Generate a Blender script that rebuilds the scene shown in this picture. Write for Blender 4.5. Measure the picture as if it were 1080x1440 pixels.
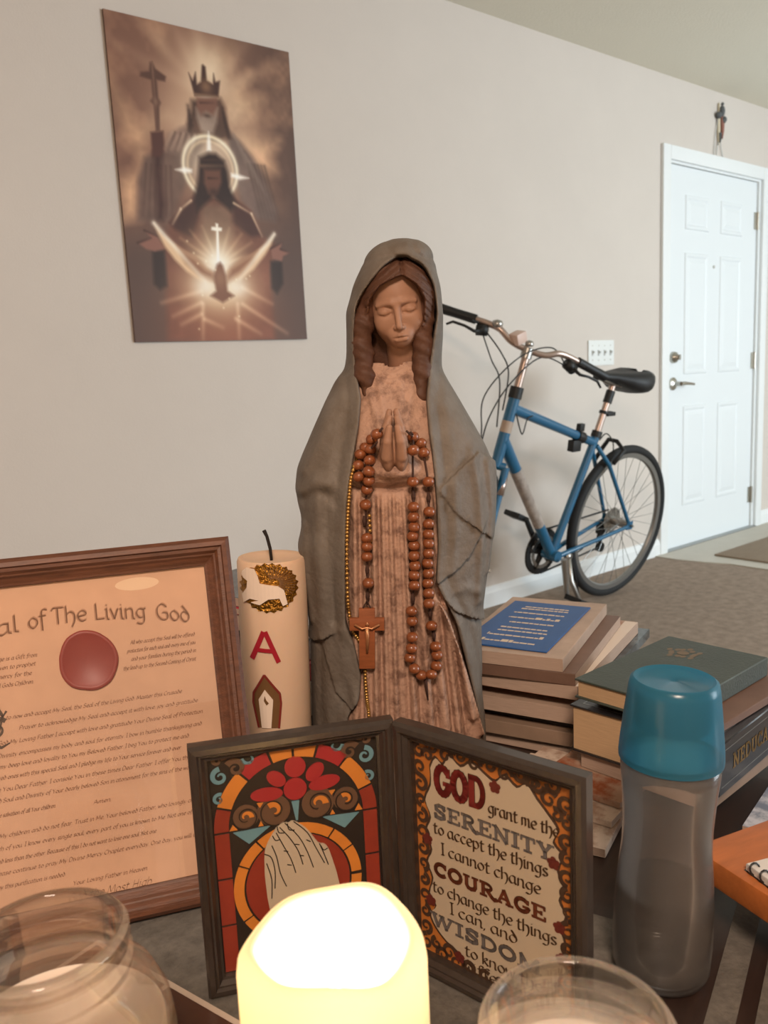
import bpy, bmesh, math, random
import numpy as np
from mathutils import Vector, Matrix, Euler
from mathutils.bvhtree import BVHTree

for o in list(bpy.data.objects):
    bpy.data.objects.remove(o, do_unlink=True)
scene = bpy.context.scene
COL = scene.collection
rnd = random.Random(7)
R = math.radians

# ---------------------------------------------------------------- camera
cam_d = bpy.data.cameras.new('camera')
cam = bpy.data.objects.new('camera', cam_d)
COL.objects.link(cam)
cam_d.sensor_fit = 'HORIZONTAL'
cam_d.sensor_width = 36.0
cam_d.lens = 39.5
cam_d.clip_start = 0.02
CAMR = ((0.76684, -0.13738, 0.62694), (-0.64024, -0.09484, 0.76231), (-0.04527, -0.98596, -0.16069))
m = Matrix.Identity(4)
for i in range(3):
    m[i][0] = CAMR[i][0]; m[i][1] = -CAMR[i][1]; m[i][2] = -CAMR[i][2]
m[2][3] = 1.0
cam.matrix_world = m
cam_d.dof.use_dof = True
cam_d.dof.focus_distance = 0.85
cam_d.dof.aperture_fstop = 16.0
scene.camera = cam

# ---------------------------------------------------------------- world, lights, exposure
w = bpy.data.worlds.new('world'); scene.world = w; w.use_nodes = True
bg = w.node_tree.nodes['Background']
bg.inputs[0].default_value = (0.80, 0.90, 1.0, 1); bg.inputs[1].default_value = 1.0

def area(name, loc, direction, sx, sy, power, col):
    l = bpy.data.lights.new(name, 'AREA'); l.shape = 'RECTANGLE'; l.size = sx; l.size_y = sy
    l.energy = power; l.color = col
    o = bpy.data.objects.new(name, l); COL.objects.link(o); o.location = loc
    o.rotation_euler = Vector(direction).to_track_quat('-Z', 'Y').to_euler()
    return o
# daylight entering by the big window in the wall behind the photographer, towards the door end
area('window_daylight', (4.3, -2.12, 1.25), (0.0, 1, 0.06), 2.3, 1.9, 150, (0.80, 0.92, 1.0))
# warm fill light added under the ceiling behind the camera, no fixture seen there
area('added_warm_fill', (-0.7, -0.9, 2.30), (0.12, 0.25, -1), 0.5, 0.5, 66, (1.0, 0.77, 0.60))

vs = scene.view_settings
vs.view_transform = 'Standard'; vs.look = 'None'; vs.gamma = 1.0; vs.use_curve_mapping = False
vs.exposure = 0.14
scene.cycles.sample_clamp_indirect = 4.0
scene.cycles.blur_glossy = 1.0
scene.cycles.max_bounces = 12
scene.cycles.transparent_max_bounces = 24

# ---------------------------------------------------------------- materials
def lin(h):
    h = h.lstrip('#')
    out = []
    for i in (0, 2, 4):
        c = int(h[i:i+2], 16) / 255
        out.append(c / 12.92 if c <= 0.04045 else ((c + 0.055) / 1.055) ** 2.4)
    return tuple(out)
MATS = {}
def mat(name, col, rough=0.6, metal=0.0, var=0.0, vscale=20, bump=0.0, bscale=80, stretch=None, coat=0.0, spec=0.5,
        sss=0.0, trans=0.0, ior=1.45, col2=None, emit=None, estr=0.0, thr=None):
    if name in MATS: return MATS[name]
    m = bpy.data.materials.new(name); m.use_nodes = True
    nt = m.node_tree; N = nt.nodes; L = nt.links
    b = N['Principled BSDF']
    c = lin(col) if isinstance(col, str) else col
    b.inputs['Base Color'].default_value = (*c, 1)
    b.inputs['Roughness'].default_value = rough
    b.inputs['Metallic'].default_value = metal
    b.inputs['IOR'].default_value = ior
    b.inputs['Specular IOR Level'].default_value = spec
    b.inputs['Coat Weight'].default_value = coat
    b.inputs['Transmission Weight'].default_value = trans
    if sss:
        b.inputs['Subsurface Weight'].default_value = sss
        b.inputs['Subsurface Radius'].default_value = (0.02, 0.01, 0.005)
        b.inputs['Subsurface Scale'].default_value = 0.5
    if emit:
        b.inputs['Emission Color'].default_value = (*lin(emit), 1); b.inputs['Emission Strength'].default_value = estr
    if var or bump:
        tc = N.new('ShaderNodeTexCoord'); mp = N.new('ShaderNodeMapping')
        L.new(tc.outputs['Object'], mp.inputs[0])
        if stretch: mp.inputs['Scale'].default_value = stretch
    if var:
        n = N.new('ShaderNodeTexNoise'); n.inputs['Scale'].default_value = vscale; n.inputs['Detail'].default_value = 6
        n.inputs['Roughness'].default_value = 0.65
        L.new(mp.outputs[0], n.inputs['Vector'])
        r = N.new('ShaderNodeValToRGB')
        lo, hi = thr if thr else (0.3, 0.7)
        r.color_ramp.elements[0].position = lo; r.color_ramp.elements[1].position = hi
        if col2: a2 = lin(col2)
        else: a2 = tuple(min(1, x * (1 + var)) for x in c)
        a1 = tuple(x * (1 - var) for x in c) if not col2 else c
        r.color_ramp.elements[0].color = (*a1, 1); r.color_ramp.elements[1].color = (*a2, 1)
        L.new(n.outputs['Fac'], r.inputs['Fac']); L.new(r.outputs['Color'], b.inputs['Base Color'])
    if bump:
        n2 = N.new('ShaderNodeTexNoise'); n2.inputs['Scale'].default_value = bscale; n2.inputs['Detail'].default_value = 4
        L.new(mp.outputs[0], n2.inputs['Vector'])
        bp = N.new('ShaderNodeBump'); bp.inputs['Strength'].default_value = bump; bp.inputs['Distance'].default_value = 0.004
        L.new(n2.outputs['Fac'], bp.inputs['Height']); L.new(bp.outputs['Normal'], b.inputs['Normal'])
    MATS[name] = m
    return m

def mix_glass(name, tint, clear=0.6, body=None, body_fac=0.0, rough=0.02, ior=1.45, refr=False):
    """clear = share passed straight through; the rest is a glossy / refractive surface; body = milky share."""
    m = bpy.data.materials.new(name); m.use_nodes = True
    nt = m.node_tree; N = nt.nodes; L = nt.links
    N.remove(N['Principled BSDF']); out = N['Material Output']
    tr = N.new('ShaderNodeBsdfTransparent'); tr.inputs[0].default_value = (*tint, 1)
    if refr:
        g = N.new('ShaderNodeBsdfGlass'); g.inputs['Color'].default_value = (*tint, 1); g.inputs['IOR'].default_value = ior
        g.inputs['Roughness'].default_value = rough
        mx = N.new('ShaderNodeMixShader'); mx.inputs[0].default_value = 1 - clear
        L.new(tr.outputs[0], mx.inputs[1]); L.new(g.outputs[0], mx.inputs[2])
    else:
        fr = N.new('ShaderNodeFresnel'); fr.inputs['IOR'].default_value = ior
        g = N.new('ShaderNodeBsdfGlossy'); g.inputs['Roughness'].default_value = rough
        mx = N.new('ShaderNodeMixShader')
        L.new(fr.outputs[0], mx.inputs[0]); L.new(tr.outputs[0], mx.inputs[1]); L.new(g.outputs[0], mx.inputs[2])
    last = mx
    if body:
        d = N.new('ShaderNodeBsdfDiffuse'); d.inputs[0].default_value = (*body, 1)
        t2 = N.new('ShaderNodeBsdfTranslucent'); t2.inputs[0].default_value = (*body, 1)
        m3 = N.new('ShaderNodeMixShader'); m3.inputs[0].default_value = 0.5
        L.new(d.outputs[0], m3.inputs[1]); L.new(t2.outputs[0], m3.inputs[2])
        m2 = N.new('ShaderNodeMixShader'); m2.inputs[0].default_value = body_fac
        L.new(mx.outputs[0], m2.inputs[1]); L.new(m3.outputs[0], m2.inputs[2]); last = m2
    L.new(last.outputs[0], out.inputs[0])
    return m

# ---------------------------------------------------------------- object helpers
def tag(o, label=None, cat=None, group=None, kind=None):
    if label: o['label'] = label
    if cat: o['category'] = cat
    if group: o['group'] = group
    if kind: o['kind'] = kind
    return o
def thing(name, label, cat, loc=(0, 0, 0), rot=0.0, group=None):
    o = bpy.data.objects.new(name, None); COL.objects.link(o); o.location = loc; o.empty_display_size = 0.05
    o.rotation_euler = (0, 0, rot) if isinstance(rot, (int, float)) else rot
    return tag(o, label, cat, group)
def link(name, me, parent=None, loc=(0, 0, 0), rot=(0, 0, 0)):
    o = bpy.data.objects.new(name, me); COL.objects.link(o); o.parent = parent
    o.location = loc; o.rotation_euler = rot
    return o

class MB:
    def __init__(s): s.v = []; s.f = []
    def add(s, v, f):
        n = len(s.v); s.v += [tuple(p) for p in v]; s.f += [tuple(i + n for i in q) for q in f]; return s
    def box(s, c, d, M=None):
        x, y, z = c; a, b, e = d[0] / 2, d[1] / 2, d[2] / 2
        v = [Vector((i * a, j * b, k * e)) for i in (-1, 1) for j in (-1, 1) for k in (-1, 1)]
        if M is not None: v = [M @ p for p in v]
        v = [(p.x + x, p.y + y, p.z + z) for p in v]
        return s.add(v, [(0, 1, 3, 2), (4, 6, 7, 5), (0, 4, 5, 1), (2, 3, 7, 6), (0, 2, 6, 4), (1, 5, 7, 3)])
    def b2(s, x0, x1, y0, y1, z0, z1):
        return s.box(((x0 + x1) / 2, (y0 + y1) / 2, (z0 + z1) / 2), (x1 - x0, y1 - y0, z1 - z0))
    def tube(s, pts, r, seg=10, closed=False, caps=True):
        pts = [Vector(p) for p in pts]; n = len(pts)
        rs = r if isinstance(r, (list, tuple)) else [r] * n
        rings = []; up = None
        for i, p in enumerate(pts):
            a = pts[(i - 1) % n] if (i > 0 or closed) else p
            b = pts[(i + 1) % n] if (i < n - 1 or closed) else p
            t = (b - a)
            t = t.normalized() if t.length > 1e-9 else Vector((0, 0, 1))
            if up is None:
                up = Vector((0, 0, 1)) if abs(t.z) < 0.9 else Vector((1, 0, 0))
            x = up.cross(t)
            if x.length < 1e-6: x = Vector((1, 0, 0)).cross(t)
            x.normalize(); y = t.cross(x).normalized(); up = y
            rings.append([p + (x * math.cos(2 * math.pi * k / seg) + y * math.sin(2 * math.pi * k / seg)) * rs[i] for k in range(seg)])
        v = [q for g in rings for q in g]; f = []
        for i in range(n if closed else n - 1):
            j = (i + 1) % n
            for k in range(seg):
                l = (k + 1) % seg
                f.append((i * seg + k, i * seg + l, j * seg + l, j * seg + k))
        if caps and not closed:
            f.append(tuple(range(seg))[::-1]); f.append(tuple((n - 1) * seg + k for k in range(seg)))
        return s.add(v, f)
    def lathe(s, prof, seg=32, c=(0, 0, 0), M=None, sx=1, sy=1, closed=False):
        v = []; f = []; n = len(prof)
        for (r, z) in prof:
            for k in range(seg):
                a = 2 * math.pi * k / seg
                p = Vector((r * math.cos(a) * sx, r * math.sin(a) * sy, z))
                if M is not None: p = M @ p
                v.append((p.x + c[0], p.y + c[1], p.z + c[2]))
        for i in range(n if closed else n - 1):
            j = (i + 1) % n
            for k in range(seg):
                l = (k + 1) % seg
                f.append((i * seg + k, i * seg + l, j * seg + l, j * seg + k))
        if not closed:
            if prof[0][0] > 1e-6: f.append(tuple(range(seg))[::-1])
            if prof[-1][0] > 1e-6: f.append(tuple((n - 1) * seg + k for k in range(seg)))
        return s.add(v, f)
    def prism(s, poly, h0, h1, M=None):
        """poly in (x,z), extruded along y from h0 to h1"""
        n = len(poly)
        ar = sum(poly[i][0] * poly[(i + 1) % n][1] - poly[(i + 1) % n][0] * poly[i][1] for i in range(n))
        if ar < 0: poly = poly[::-1]
        v = [(x, h0, z) for x, z in poly] + [(x, h1, z) for x, z in poly]
        if M is not None: v = [tuple(M @ Vector(p)) for p in v]
        f = [tuple(range(n)), tuple(range(2 * n - 1, n - 1, -1))]
        f += [((i + 1) % n, i, i + n, (i + 1) % n + n) for i in range(n)]
        return s.add(v, f)
    def quads2(s, Q, y):
        for q in Q: s.add([(p[0], y, p[1]) for p in q], [tuple(range(len(q)))])
        return s
    def mesh(s, name, mt=None, smooth=False, bevel=0.0, bseg=2, doubles=False, angle=None):
        me = bpy.data.meshes.new(name); me.from_pydata(s.v, [], s.f)
        if bevel or doubles:
            bm = bmesh.new(); bm.from_mesh(me)
            if doubles: bmesh.ops.remove_doubles(bm, verts=bm.verts, dist=1e-5)
            if bevel:
                bmesh.ops.recalc_face_normals(bm, faces=bm.faces)
                bmesh.ops.bevel(bm, geom=[e for e in bm.edges], offset=bevel, segments=bseg, affect='EDGES', profile=0.6)
            bm.to_mesh(me); bm.free()
        if mt: me.materials.append(mt)
        if smooth or bevel: me.shade_smooth()
        if bevel and not smooth: me.set_sharp_from_angle(angle=R(40))
        if angle: me.set_sharp_from_angle(angle=R(angle))
        me.update()
        return me
    def build(s, name, mt, parent=None, loc=(0, 0, 0), rot=(0, 0, 0), **k):
        return link(name, s.mesh(name, mt, **k), parent, loc, rot)

def arc(cx, cy, rx, ry, a0, a1, n=14):
    return [(cx + rx * math.cos(R(a0 + (a1 - a0) * i / n)), cy + ry * math.sin(R(a0 + (a1 - a0) * i / n))) for i in range(n + 1)]
def smooth_path(pts, n=6):
    """Catmull-Rom through points of any dimension"""
    P = [Vector(p) for p in pts]; out = []
    for i in range(len(P) - 1):
        p0 = P[max(0, i - 1)]; p1 = P[i]; p2 = P[i + 1]; p3 = P[min(len(P) - 1, i + 2)]
        for k in range(n):
            t = k / n
            out.append(0.5 * ((2 * p1) + (p2 - p0) * t + (2 * p0 - 5 * p1 + 4 * p2 - p3) * t * t + (3 * p1 - p0 - 3 * p2 + p3) * t ** 3))
    out.append(P[-1]); return out
# ---------------------------------------------------------------- lettering: pen strokes swept with a nib
def A_(cx, cy, rx, ry, a0, a1, n=10): return arc(cx, cy, rx, ry, a0, a1, n)
LOW = {
 'a': (1.02, [[(.78,.92),(.45,1),(.15,.7),(.12,.3),(.4,0),(.75,.3)],[(.78,1),(.78,.15),(.95,0)]]),
 'b': (.98, [[(.15,1.6),(.15,.1),(.45,0),(.8,.3),(.8,.7),(.5,1),(.15,.8)]]),
 'c': (.88, [[(.8,.85),(.5,1),(.15,.7),(.15,.3),(.45,0),(.8,.15)]]),
 'd': (.98, [[(.3,1.55),(.8,.8),(.8,.3),(.45,0),(.13,.3),(.15,.7),(.45,1),(.75,.8)]]),
 'e': (.9, [[(.15,.45),(.78,.6),(.72,.9),(.45,1),(.15,.7),(.15,.3),(.45,0),(.8,.15)]]),
 'f': (.7, [[(.78,1.5),(.5,1.6),(.3,1.3),(.3,-.35)],[(.05,1),(.65,1)]]),
 'g': (.98, [[(.8,.9),(.45,1),(.15,.7),(.15,.35),(.45,.1),(.78,.3)],[(.95,1),(.78,.95),(.78,-.1),(.5,-.5),(.1,-.4)]]),
 'h': (.98, [[(.15,1.6),(.15,0)],[(.15,.75),(.5,1),(.8,.75),(.8,.1),(.55,-.45)]]),
 'i': (.45, [[(.05,.9),(.2,1),(.2,.1),(.38,0)],[(.16,1.3),(.26,1.42)]]),
 'j': (.45, [[(.2,1),(.2,-.3),(0,-.5)],[(.16,1.3),(.26,1.42)]]),
 'k': (.85, [[(.15,1.6),(.15,0)],[(.15,.5),(.5,.98),(.68,.75),(.3,.5),(.78,0)]]),
 'l': (.42, [[(.15,1.6),(.15,.1),(.35,0)]]),
 'm': (1.35, [[(.15,1),(.15,0)],[(.15,.75),(.42,1),(.62,.8),(.62,0)],[(.62,.75),(.9,1),(1.1,.8),(1.1,.1),(1.28,0)]]),
 'n': (1.0, [[(.15,1),(.15,0)],[(.15,.75),(.5,1),(.75,.8),(.75,.1),(.92,0)]]),
 'o': (.95, [[(.45,1),(.14,.7),(.14,.3),(.45,0),(.8,.3),(.8,.7),(.45,1)]]),
 'p': (.98, [[(.15,1),(.15,-.5)],[(.15,.75),(.5,1),(.82,.7),(.82,.3),(.5,0),(.15,.2)]]),
 'q': (.98, [[(.8,1),(.8,-.5)],[(.8,.75),(.5,1),(.15,.7),(.15,.3),(.5,0),(.8,.2)]]),
 'r': (.7, [[(.15,1),(.15,0)],[(.15,.7),(.45,1),(.65,.85)]]),
 's': (.8, [[(.7,.88),(.4,1),(.15,.8),(.3,.55),(.6,.4),(.68,.15),(.4,0),(.1,.15)]]),
 't': (.72, [[(.3,1.35),(.28,.15),(.5,0),(.7,.15)],[(.05,1),(.65,1)]]),
 'u': (1.0, [[(.1,1),(.15,.2),(.4,0),(.75,.25)],[(.78,1),(.78,.1),(.95,0)]]),
 'v': (.85, [[(.08,1),(.4,0),(.75,1)]]),
 'w': (1.15, [[(.08,1),(.3,0),(.55,.9),(.8,0),(1.05,1)]]),
 'x': (.85, [[(.1,1),(.75,0)],[(.75,1),(.1,0)]]),
 'y': (.88, [[(.08,1),(.4,.05)],[(.78,1),(.35,-.2),(.1,-.5)]]),
 'z': (.85, [[(.1,1),(.75,1),(.1,0),(.75,0)]]),
 'A': (1.25, [[(.05,0),(.55,1.55),(1.1,0)],[(.3,.55),(.85,.55)]]),
 'B': (1.1, [[(.15,0),(.15,1.55),(.7,1.5),(.8,1.15),(.2,.85),(.9,.6),(.85,.1),(.15,0)]]),
 'C': (1.1, [[(.95,1.35),(.6,1.55),(.15,1.1),(.15,.4),(.55,0),(1,.25)]]),
 'D': (1.2, [[(.15,0),(.15,1.5),(.7,1.5),(1.05,.9),(.95,.3),(.5,0),(.15,0)]]),
 'F': (1.0, [[(.2,0),(.2,1.5),(.95,1.55)],[(.2,.85),(.75,.85)]]),
 'G': (1.2, [[(1.0,1.3),(.6,1.55),(.15,1.1),(.15,.4),(.55,0),(1,.15),(1,.7),(.6,.7)]]),
 'H': (1.2, [[(.15,0),(.2,1.55)],[(.95,1.55),(.95,0)],[(.15,.8),(.95,.8)]]),
 'I': (.5, [[(.22,0),(.22,1.55)],[(.02,1.55),(.42,1.55)],[(.02,0),(.42,0)]]),
 'L': (.95, [[(.2,1.55),(.2,.05),(.9,.1)]]),
 'M': (1.5, [[(.1,0),(.25,1.5),(.7,.3),(1.15,1.5),(1.35,0)]]),
 'N': (1.25, [[(.15,0),(.15,1.5),(1,0),(1.05,1.55)]]),
 'P': (1.05, [[(.15,0),(.15,1.5),(.8,1.45),(.9,1.1),(.7,.8),(.15,.75)]]),
 'R': (1.1, [[(.15,0),(.15,1.5),(.75,1.45),(.85,1.1),(.65,.8),(.15,.75)],[(.5,.8),(1,0)]]),
 'S': (1.0, [[(.85,1.35),(.5,1.55),(.15,1.25),(.3,.9),(.7,.65),(.8,.3),(.45,0),(.05,.2)]]),
 'T': (1.1, [[(.05,1.3),(.2,1.55),(1.05,1.5)],[(.55,1.5),(.55,0)]]),
 'U': (1.15, [[(.1,1.5),(.15,.3),(.5,0),(.9,.3),(.95,1.5)]]),
 'Y': (1.1, [[(.05,1.5),(.5,.75),(.5,0)],[(1,1.55),(.5,.75)]]),
 'E': (1.0, [[(.9,1.45),(.2,1.5),(.2,.05),(.9,.1)],[(.2,.8),(.75,.8)]]),
 'O': (1.2, [[(.55,1.5),(.12,1.1),(.12,.4),(.55,0),(1,.4),(1,1.1),(.55,1.5)]]),
 'W': (1.6, [[(.05,1.5),(.4,0),(.75,1.3),(1.1,0),(1.5,1.5)]]),
 ',': (.35, [[(.15,.12),(.08,-.2)]]), '.': (.35, [[(.12,.02),(.2,.12)]]),
}
# bold slab letters, height 1: strokes are (thick?, points)
def el(cx, cy, rx, ry, a0=0, a1=360): return arc(cx, cy, rx, ry, a0, a1, 16)
SLAB = {
 'G': (.8, [(1, el(.4,.5,.3,.43,50,360)[:-1] + [(.7,.4)]), (.6, [(.45,.42),(.72,.42)]), (.7, [(.66,.9),(.66,.68)])]),
 'O': (.8, [(1, el(.4,.5,.3,.43))]),
 'D': (.8, [(1, [(.17,.05),(.17,.95)]), (.8, [(.1,.94),(.3,.94)] + arc(.36,.5,.32,.44,80,-80) + [(.1,.06)])]),
 'S': (.7, [(1, [(.58,.72),(.5,.9),(.32,.94),(.15,.82),(.16,.62),(.36,.5),(.55,.38),(.56,.16),(.38,.06),(.18,.1),(.12,.28)]), (.6, [(.6,.97),(.58,.66)]), (.6, [(.1,.03),(.1,.34)])]),
 'E': (.72, [(1, [(.2,.05),(.2,.95)]), (.6, [(.06,.95),(.62,.95),(.62,.76)]), (.6, [(.06,.05),(.64,.05),(.64,.26)]), (.6, [(.2,.5),(.48,.5)]), (.6, [(.48,.6),(.48,.4)])]),
 'R': (.82, [(1, [(.2,.05),(.2,.95)]), (.75, [(.06,.95),(.35,.95)] + arc(.38,.72,.22,.22,80,-80) + [(.2,.5)]), (.6, [(.06,.05),(.36,.05)]), (1, [(.38,.5),(.62,.1),(.74,-.02),(.84,.04)])]),
 'N': (.88, [(.8, [(.18,.05),(.18,.95)]), (1, [(.16,.95),(.66,.05)]), (.8, [(.68,.05),(.68,.95)]), (.55, [(.04,.05),(.32,.05)]), (.55, [(.54,.95),(.82,.95)]), (.55, [(.02,.95),(.2,.95)])]),
 'I': (.42, [(1, [(.2,.05),(.2,.95)]), (.6, [(.04,.95),(.36,.95)]), (.6, [(.04,.05),(.36,.05)])]),
 'T': (.72, [(1, [(.34,.05),(.34,.95)]), (.6, [(.05,.72),(.06,.95),(.62,.95),(.63,.72)]), (.6, [(.18,.05),(.5,.05)])]),
 'Y': (.8, [(1, [(.14,.95),(.38,.45),(.38,.05)]), (.8, [(.62,.95),(.38,.45)]), (.55, [(.02,.95),(.28,.95)]), (.55, [(.5,.95),(.76,.95)]), (.55, [(.22,.05),(.54,.05)])]),
 'C': (.76, [(1, el(.42,.5,.3,.43,52,308)), (.7, [(.64,.96),(.64,.66)])]),
 'U': (.84, [(1, [(.2,.95),(.2,.3),(.28,.1),(.42,.06),(.58,.12),(.64,.3),(.64,.95)]), (.55, [(.06,.95),(.34,.95)]), (.55, [(.5,.95),(.78,.95)])]),
 'A': (.86, [(.7, [(.14,.05),(.4,.95)]), (1, [(.4,.95),(.66,.05)]), (.6, [(.24,.36),(.56,.36)]), (.55, [(.02,.05),(.28,.05)]), (.55, [(.5,.05),(.82,.05)])]),
 'W': (1.15, [(1, [(.14,.95),(.34,.05)]), (.7, [(.34,.05),(.54,.9)]), (1, [(.54,.9),(.74,.05)]), (.7, [(.74,.05),(.98,.95)]), (.55, [(.0,.95),(.3,.95)]), (.55, [(.84,.95),(1.12,.95)]), (.55, [(.42,.92),(.64,.92)])]),
 'M': (1.05, [(.8, [(.18,.05),(.18,.95)]), (1, [(.18,.95),(.5,.15)]), (.7, [(.5,.15),(.82,.95)]), (1, [(.84,.95),(.84,.05)]), (.55, [(.04,.05),(.32,.05)]), (.55, [(.7,.05),(.98,.05)])]),
}
SLAB['L'] = (.7, [(1, [(.2,.05),(.2,.95)]), (.6, [(.06,.95),(.36,.95)]), (.6, [(.06,.05),(.62,.05),(.62,.3)])])

def seg_quads(pts, wdt, nib=None, thin=0.25):
    Q = []
    for (x0, y0), (x1, y1) in zip(pts[:-1], pts[1:]):
        dx, dy = x1 - x0, y1 - y0; l = math.hypot(dx, dy)
        if l < 1e-7: continue
        nx, ny = -dy / l, dx / l
        if nib is None:
            e = wdt * 0.28; ex, ey = dx / l * e, dy / l * e; h = wdt / 2
            Q.append([(x0 - ex + nx * h, y0 - ey + ny * h), (x0 - ex - nx * h, y0 - ey - ny * h), (x1 + ex - nx * h, y1 + ey - ny * h), (x1 + ex + nx * h, y1 + ey + ny * h)])
        else:
            bx, by = math.cos(nib) * wdt / 2, math.sin(nib) * wdt / 2
            Q.append([(x0 + bx, y0 + by), (x0 - bx, y0 - by), (x1 - bx, y1 - by), (x1 + bx, y1 + by)])
            h = wdt * thin / 2
            Q.append([(x0 + nx * h, y0 + ny * h), (x0 - nx * h, y0 - ny * h), (x1 - nx * h, y1 - ny * h), (x1 + nx * h, y1 + ny * h)])
    return [q if sum(q[i][0] * q[(i + 1) % 4][1] - q[(i + 1) % 4][0] * q[i][1] for i in range(4)) > 0 else q[::-1] for q in Q]

def pen_text(s, x0, y0, xh, x1=None, width=0.26, nib=35, slant=0.0, path=None, space=.5):
    """lower-case / mixed text; x1 = right end the line is fitted to"""
    adv = sum(space if c == ' ' else LOW[c][0] for c in s)
    sx = (x1 - x0) / adv if x1 is not None else xh
    Q = []; X = 0.0
    for c in s:
        if c == ' ': X += space; continue
        a, st = LOW[c]
        for pl in st:
            if len(pl) > 3: pl = [tuple(p) for p in smooth_path(pl, 3)]
            pts = [(x0 + (X + px + slant * py * xh / sx) * sx, y0 + py * xh) for px, py in pl]
            if path: pts = [path(p) for p in pts]
            Q += seg_quads(pts, width * xh, R(nib))
        X += a
    return Q

def slab_text(s, x0, y0, h, x1, wdt=.2):
    adv = sum(SLAB[c][0] for c in s); sx = (x1 - x0) / adv
    Q = []; X = 0
    for c in s:
        a, st = SLAB[c]
        for k, pl in st:
            pts = [(x0 + (X + px) * sx, y0 + py * h) for px, py in pl]
            Q += seg_quads(pts, wdt * k * min(h, sx * 1.25))
        X += a
    return Q

def spiral(cx, cy, r, a0, turns, shrink=.25, n=26):
    return [(cx + r * (1 - (1 - shrink) * i / n) * math.cos(R(a0 + 360 * turns * i / n)), cy + r * (1 - (1 - shrink) * i / n) * math.sin(R(a0 + 360 * turns * i / n))) for i in range(n + 1)]
def fat_stroke(pts, w0, w1):
    """one polygon strip whose width runs from w0 to w1"""
    Q = []; n = len(pts)
    L_ = []
    for i in range(n):
        a = pts[max(0, i - 1)]; b = pts[min(n - 1, i + 1)]
        dx, dy = b[0] - a[0], b[1] - a[1]; l = math.hypot(dx, dy) or 1
        wd = (w0 + (w1 - w0) * i / (n - 1)) / 2
        L_.append(((pts[i][0] - dy / l * wd, pts[i][1] + dx / l * wd), (pts[i][0] + dy / l * wd, pts[i][1] - dx / l * wd)))
    for i in range(n - 1):
        q = [L_[i][0], L_[i][1], L_[i + 1][1], L_[i + 1][0]]
        ar = sum(q[k][0] * q[(k + 1) % 4][1] - q[(k + 1) % 4][0] * q[k][1] for k in range(4))
        Q.append(q if ar > 0 else q[::-1])
    return Q
def disc(cx, cy, rx, ry=None, n=18, a=0):
    ry = ry or rx
    ca, sa = math.cos(R(a)), math.sin(R(a))
    return [(cx + rx * math.cos(t) * ca - ry * math.sin(t) * sa, cy + rx * math.cos(t) * sa + ry * math.sin(t) * ca) for t in [2 * math.pi * k / n for k in range(n)]]

def frame_rails(parent, w, h, prof, mt, name='rail', z0=0.0):
    """four mitred rails; prof: closed loop of (inset, forward)"""
    n = len(prof)
    for side in range(4):
        mb = MB(); v = []
        for e in (0, 1):
            for (i, d) in prof:
                if side == 0: p = (i if e == 0 else w - i, -d, i)
                elif side == 1: p = (w - i, -d, i if e == 0 else h - i)
                elif side == 2: p = (w - i if e == 0 else i, -d, h - i)
                else: p = (i, -d, h - i if e == 0 else i)
                v.append((p[0], p[1], p[2] + z0))
        f = [(k, (k + 1) % n, (k + 1) % n + n, k + n) for k in range(n)] + [tuple(range(n))[::-1], tuple(range(n, 2 * n))]
        mb.add(v, f)
        o = mb.build(name, mt, parent, doubles=True)
        bm = bmesh.new(); bm.from_mesh(o.data); bmesh.ops.recalc_face_normals(bm, faces=bm.faces); bm.to_mesh(o.data); bm.free()
# ================================================================ THE ROOM
WY = 2.429; CEIL = 2.366; X0, X1, Y0 = -2.3, 6.3, -2.2
M_wall = mat('wall_paint', '#ccc3ba', .85, bump=.12, bscale=220, spec=.25, var=.02, vscale=3)
M_ceil = mat('ceiling_paint', '#e2decf', .9, bump=.3, bscale=120, spec=.2)
M_white = mat('white_gloss_paint', '#e3e6e6', .45, spec=.4)
M_carpet = mat('carpet_pile', '#9b8b7d', .97, var=.22, vscale=26, bump=1.0, bscale=420, spec=.1)
M_vinyl = mat('entry_vinyl', '#b9b3a6', .5, var=.05, vscale=9)
M_steel = mat('brushed_steel', '#b9b6ad', .3, metal=1)

def struct(name, mb, mt, parent=None, **k):
    o = mb.build(name, mt, parent, **k)
    if parent is None: o['kind'] = 'structure'
    return o
# back wall with a hole for the door
DX0, DX1, DH = 3.905, 4.855, 1.985
wb = MB()
wb.b2(X0, DX0, WY, WY + .12, 0, CEIL); wb.b2(DX1, X1, WY, WY + .12, 0, CEIL); wb.b2(DX0, DX1, WY, WY + .12, DH, CEIL)
struct('wall_back', wb, M_wall)
struct('wall_left', MB().b2(X0 - .12, X0, Y0, WY + .12, 0, CEIL), M_wall)
struct('wall_right', MB().b2(X1, X1 + .12, Y0, WY + .12, 0, CEIL), M_wall)
wf = MB()
WX0, WX1, WZ0, WZ1 = 3.1, 5.5, .25, 2.2
wf.b2(X0, WX0, Y0 - .12, Y0, 0, CEIL); wf.b2(WX1, X1, Y0 - .12, Y0, 0, CEIL)
wf.b2(WX0, WX1, Y0 - .12, Y0, 0, WZ0); wf.b2(WX0, WX1, Y0 - .12, Y0, WZ1, CEIL)
struct('wall_front', wf, M_wall)
win = MB(); t = .05
win.b2(WX0, WX1, Y0 - .09, Y0 - .03, WZ0, WZ0 + t); win.b2(WX0, WX1, Y0 - .09, Y0 - .03, WZ1 - t, WZ1)
for x in (WX0, (WX0 + WX1) / 2 - t / 2, WX1 - t): win.b2(x, x + t, Y0 - .09, Y0 - .03, WZ0 + t, WZ1 - t)
struct('window_1', win, M_white)
fl = MB(); fl.b2(X0, X1, Y0, WY + .12, -.1, -.004)
struct('floor', MB().b2(X0, X1, Y0, WY + .12, -.1, 0), M_carpet)
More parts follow.
